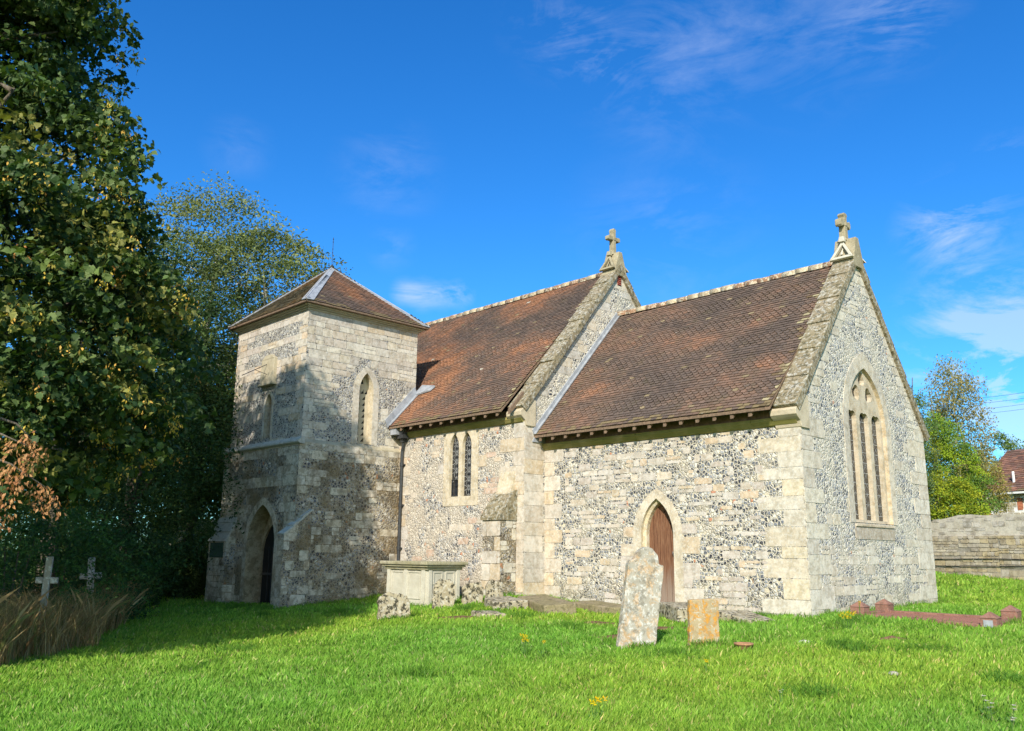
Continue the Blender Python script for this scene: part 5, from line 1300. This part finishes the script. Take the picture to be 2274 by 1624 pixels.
tree('distant_tree', 'small rounded treetop just above the cottage ridge', p.x, p.y, np.array([(2, 2.0), (5, 2.4), (6.6, 2.0), (7.7, .3)]), 120, 50, .16, [(.09, .15, .03), (.12, .17, .04)], [1, 1], 6, .2, (.4, .8), .3, .8, nb=6, spread=1.6)

# ================================================================== GRASS
def infoot(x, y):
    m_ = ((x > -LC-.1) & (x < .02) & (y > -.02) & (y < WC)) | ((x > -17.5) & (x < -LC+.02) & (y > YN-.02) & (y < 6.6)) | ((x > -15.6) & (x < -11.58) & (y > -3.88) & (y < 0))
    m_ |= (x > kx0-.06) & (x < kx1+.06) & (y > ky0-.06) & (y < ky1+.06)
    m_ |= (x > tx0) & (x < tx1) & (y > ty0) & (y < ty1)
    return m_
def vnoise(x, y, s, seed=0):
    r_ = np.random.default_rng(seed); o = np.zeros_like(x)
    for k in range(7):
        a = r_.uniform(0, 2*np.pi); f = s*r_.uniform(.6, 1.9); o += np.sin((x*np.cos(a)+y*np.sin(a))*f+r_.uniform(0, 6.28)+1.3*np.sin((x*np.sin(a)-y*np.cos(a))*f*.7+k))
    return o/3.2
n = 430000
ang = rng.uniform(rad(-41), rad(40), n); D = 7.2*np.exp(rng.uniform(0, math.log(34/7.2), n))
az = -AZ+ang; x = CAM.x+D*np.sin(az); y = CAM.y+D*np.cos(az)
keep = ~infoot(x, y); x, y, D = x[keep], y[keep], D[keep]
soil = np.zeros(len(x), bool)
for (sx, sy, a, b, r_) in [(-5.35, -3.75, .50, .24, .9), (-2.7, -2.85, .5, .18, .8), (-1.35, -2.9, .55, .15, .7), (-.9, -4.4, .5, .14, .7), (2.15, -1.7, .22, .09, .8)]:
    u = (x-sx)*math.cos(r_)+(y-sy)*math.sin(r_); v = -(x-sx)*math.sin(r_)+(y-sy)*math.cos(r_); soil |= ((u/a)**2+(v/b)**2 < 1.5) & (rng.random(len(x)) < .93)
x, y, D = x[~soil], y[~soil], D[~soil]; n = len(x)
cl1 = vnoise(x, y, 2.3, 1); cl2 = vnoise(x, y, 7, 2); cl3 = vnoise(x, y, .7, 3)
h = .038+.012*np.clip(cl1, -1, 1.5)+.012*np.clip(cl2, -1, 1.4)+rng.uniform(-.018, .034, n); h = np.clip(h, .02, .16)*(1+.014*D)
wd = .0052*(D/8)*rng.uniform(.6, 1.5, n)
th = rng.uniform(0, 2*np.pi, n); lean = rng.uniform(.15, .75, n)*h; lt = rng.normal(size=n)*1.2+2.2*cl1
z = gz(x, y)-.005
bx_, by_ = np.cos(th)*wd, np.sin(th)*wd
v = np.empty((n, 5, 3)); lx, ly = np.cos(lt)*lean, np.sin(lt)*lean
v[:, 0] = np.stack([x-bx_, y-by_, z], 1); v[:, 1] = np.stack([x+bx_, y+by_, z], 1)
v[:, 2] = np.stack([x+bx_*.8+lx*.35, y+by_*.8+ly*.35, z+h*.6], 1); v[:, 4] = np.stack([x-bx_*.8+lx*.35, y-by_*.8+ly*.35, z+h*.6], 1); v[:, 3] = np.stack([x+lx, y+ly, z+h], 1)
gc = np.array([(.19, .345, .040), (.15, .29, .034), (.27, .40, .065), (.44, .42, .17)])
ci = rng.choice(4, n, p=[.42, .31, .23, .04]); cols = gc[ci]*(1+rng.uniform(-.26, .24, (n, 1)))
mixk = np.clip(.5+.5*cl3, 0, 1)[:, None]; cols = cols*(1-.0*mixk); cols[:, 0] *= (.82+.40*mixk[:, 0]); cols[:, 1] *= (.93+.12*mixk[:, 0])
dk = np.clip(.5+.6*cl2, 0, 1); cols *= (1.00+.22*dk)[:, None]
gro = npmesh('lawn_grass', v.reshape(-1, 3), np.arange(n*5).reshape(n, 5), 'grassblade', cols); tag(gro, 'bright green mown grass over the whole churchyard', 'grass', kind='stuff')

# long dry grass at left
def longgrass(name, label, cxy, n, hh, cols_, wts, w0=.004, lean_=.35, cat='grass', dirb=None):
    x, y = cxy; n = len(x); z = gz(x, y)
    h = hh*rng.uniform(.45, 1.15, n); lt = rng.uniform(0, 2*np.pi, n) if dirb is None else dirb+rng.normal(size=n)*.9; le = lean_*h*rng.uniform(.1, 1.5, n); th = rng.uniform(0, 2*np.pi, n)
    wd = w0*rng.uniform(.6, 1.3, n); bx_, by_ = np.cos(th)*wd, np.sin(th)*wd; lx, ly = np.cos(lt)*le, np.sin(lt)*le
    v = np.empty((n, 7, 3))
    for k, (t_, f) in enumerate([(0, 1), (.45, .9), (.8, .6)]):
        q = t_**2; v[:, k] = np.stack([x+bx_*f+lx*q, y+by_*f+ly*q, z+h*t_*(1-.1*q)], 1); v[:, 6-k] = np.stack([x-bx_*f+lx*q, y-by_*f+ly*q, z+h*t_*(1-.1*q)], 1)
    v[:, 3] = np.stack([x+lx*1.1, y+ly*1.1, z+h*.92], 1)
    c = palette(n, cols_, wts, .25)
    return v.reshape(-1, 3), np.arange(n*7).reshape(n, 7), c
# the patch is bounded on the right by a line from the near left of the picture to the tree foot
m_ = 42000; px_ = rng.uniform(-24, -5.0, m_*4); py_ = rng.uniform(-16, -2.5, m_*4)
rx, ry = px_-CAM.x, py_-CAM.y; Dp = np.hypot(rx, ry); ap_ = np.degrees(np.arctan2(rx*math.cos(AZ)+ry*math.sin(AZ), -rx*math.sin(AZ)+ry*math.cos(AZ)))
lim = np.interp(Dp, [13.6, 14.3, 16, 18.5, 22, 26], [-31.0, -28.0, -25.0, -23.6, -22.8, -22.8])+vnoise(px_, py_, 2.0, 8)*.5
kp = (ap_ < lim) & (ap_ > -44) & (Dp > 13.4) & (Dp < 25); px_, py_, Dp = px_[kp][:m_], py_[kp][:m_], Dp[kp][:m_]
v, f_, c = longgrass('', '', (px_, py_), m_, .86+.14*vnoise(px_, py_, 1.1, 5), [(.40, .27, .13), (.28, .18, .085), (.50, .36, .18), (.18, .18, .06)], [4, 4, 2, 2], .0042, .6, dirb=None)
o = npmesh('dry_grass', v, f_, 'dry', c); tag(o, 'tall brown dry grass running along the left side below the crosses', 'grass', kind='stuff')
# rough fringe of longer grass along the wall feet and round the stones
def fringe(a, b, dens, w_=.07):
    a, b = np.array(a, float), np.array(b, float); L_ = np.linalg.norm(b-a); k = int(L_*dens); t_ = rng.random(k); q = a+(b-a)*t_[:, None]+rng.normal(size=(k, 2))*w_*np.array([.5, .5]); keep_ = vnoise(q[:, 0], q[:, 1], 5, 9) > -.5; return q[keep_]
fr_ = [fringe((-6.6, -.10), (.05, -.10), 110), fringe((.10, 0), (.10, 6.0), 110), fringe((-11.4, -.85), (-6.9, -.85), 90), fringe((-11.35, -4.0), (-11.45, -1.0), 130), fringe((-15.7, -4.3), (-11.4, -4.35), 110),
       fringe((-9.5, -2.72), (-7.8, -2.72), 170), fringe((-7.76, -2.7), (-7.76, -1.6), 170), fringe((.5, .50), (2.9, .50), 50), fringe((2.93, .5), (2.93, 1.75), 90), fringe((.03, -5.50), (.22, -5.0), 420, .05), fringe((.50, -4.50), (.72, -4.1), 420, .05), fringe((-6.2, -5.05), (-5.9, -4.5), 350, .05), fringe((-9.5, 15.3), (6.5, 10.6), 45, .12),
       fringe((-5.2, -2.5), (-3.9, -2.2), 60, .12), fringe((-2.6, -1.5), (-.2, -1.7), 130, .12)]
fr_ = np.concatenate(fr_)
v, f_, c = longgrass('', '', (fr_[:, 0], fr_[:, 1]), 0, np.full(len(fr_), .13), [(.13, .26, .03), (.17, .32, .04), (.09, .19, .025), (.36, .30, .12)], [3, 3, 2, .8], .005, .6)
o = npmesh('fringe_grass', v, f_, 'grassblade', c); tag(o, 'uncut longer grass fringe along the wall feet and round the gravestones', 'grass', kind='stuff')
# scattered taller green tufts
ps = [(rng.normal(size=260)*.16+a, rng.normal(size=260)*.16+b) for a, b in [(2.3, -3.3), (2.0, -3.1), (.75, -5.35), (-9.9, -5.4), (-8.9, -4.2), (-11.6, -4.75), (-12.6, -4.7), (4.6, -4.6), (-4.6, -8.8), (3.4, -6.6), (-.5, -8.6), (-6.2, -2.9), (-5.2, -3.0), (1.0, -.5), (-.9, -.4), (-2.6, -3.6), (-6.9, -1.2), (3.0, -2.8), (-4.5, -2.9)]]
xx = np.concatenate([a for a, b in ps]); yy = np.concatenate([b for a, b in ps])
v, f_, c = longgrass('', '', (xx, yy), 0, np.full(len(xx), .13), [(.10, .22, .025), (.14, .28, .03), (.08, .18, .025)], [3, 3, 2], .005, .7)
o = npmesh('grass_tufts', v, f_, 'grassblade', c); tag(o, 'longer darker grass tufts scattered over the lawn', 'grass', kind='stuff')

# flowers
def flower(x, y, n, col, s_, h, label, grp, spread=.05, flat=False, leaves_=True):
    z = gz1(x, y); e = empty('wild_flower', (x, y, z), label, 'flower', grp); mb = MB(); heads = []
    for i in range(n):
        ax, ay, hh = random.gauss(0, spread), random.gauss(0, spread), h*random.uniform(.75, 1.1); top = V((x+ax, y+ay, z+hh)); mb.tube([V((x+ax*.3, y+ay*.3, z)), V((x+ax*.8, y+ay*.8, z+hh*.6)), top], .003, 4)
        mh = MB(); heads.append(mh)
        for k in range(7 if not flat else 9):
            t_ = 2*math.pi*k/7; d = V((math.cos(t_), math.sin(t_), (.9 if k % 2 else -.3) if not flat else .12)); sd_ = V((-d.y, d.x, .25))*.45
            mh.poly([top, top+(d+sd_)*s_*.6, top+d*s_, top+(d-sd_)*s_*.6], 0, tuple(q*random.uniform(.85, 1.1) for q in col))
    if leaves_:
        for k in range(8):
            t_ = random.uniform(0, 6.28); d = V((math.cos(t_), math.sin(t_), .6)); sd_ = V((-d.y, d.x, 0))*.25; b = V((x, y, z)); mb.poly([b, b+(d+sd_)*.05, b+d*.10, b+(d-sd_)*.05], 0)
    child(mb.build('stem', 'stemgreen', None), e); [child(q.build('flower_head', 'seed', None), e) for q in heads]
MAT['stemgreen'] = simple('green stems', (.06, .14, .02), .7)
YF = 'yellow ragwort flowers in the lawn'; yc_ = (.75, .52, .01)
flower(1.22, -1.15, 12, yc_, .036, .26, 'yellow flower clump below the near corner post of the kerbed grave', YF, .07)
flower(1.15, -.55, 3, yc_, .028, .34, 'small yellow bloom nearest the east wall corner', YF, .03)
flower(-.76, -6.6, 7, yc_, .030, .25, 'yellow flower clump in the lawn left of the tall leaning headstone', YF, .05)
flower(-.56, -6.42, 2, yc_, .026, .20, 'lower yellow bloom just right of the clump left of the tall headstone', YF, .02)
flower(2.62, -9.05, 5, yc_, .032, .20, 'yellow flowers cut by the bottom edge of the view', YF, .04)
flower(1.98, -6.37, 2, yc_, .026, .14, 'single low yellow bloom in the lawn below the orange headstone', YF, .02)
WF = 'white yarrow heads at the lower right'; wc_ = (.62, .60, .52)
for k, (u, v, lab) in enumerate([(2190, 1572, 'white yarrow head, highest of the group at the lower right'), (2200, 1588, 'white yarrow head just under the highest one'), (2252, 1590, 'white yarrow head nearest the right edge'), (2245, 1617, 'white yarrow head at the very bottom right'), (1735, 1555, 'tiny white flower in the middle of the right lawn')]):
    dd = F+RR*((u-1137)/1929.15)-UU*((v-812)/1929.15); k_ = 6.
    while CAM.z+k_*dd.z > gz1(CAM.x+k_*dd.x, CAM.y+k_*dd.y)+.08 and k_ < 40: k_ += .05
    q = CAM+dd*k_; flower(q.x, q.y, 3, wc_, (.034 if k < 4 else .018), .16, lab, WF, .018, True)
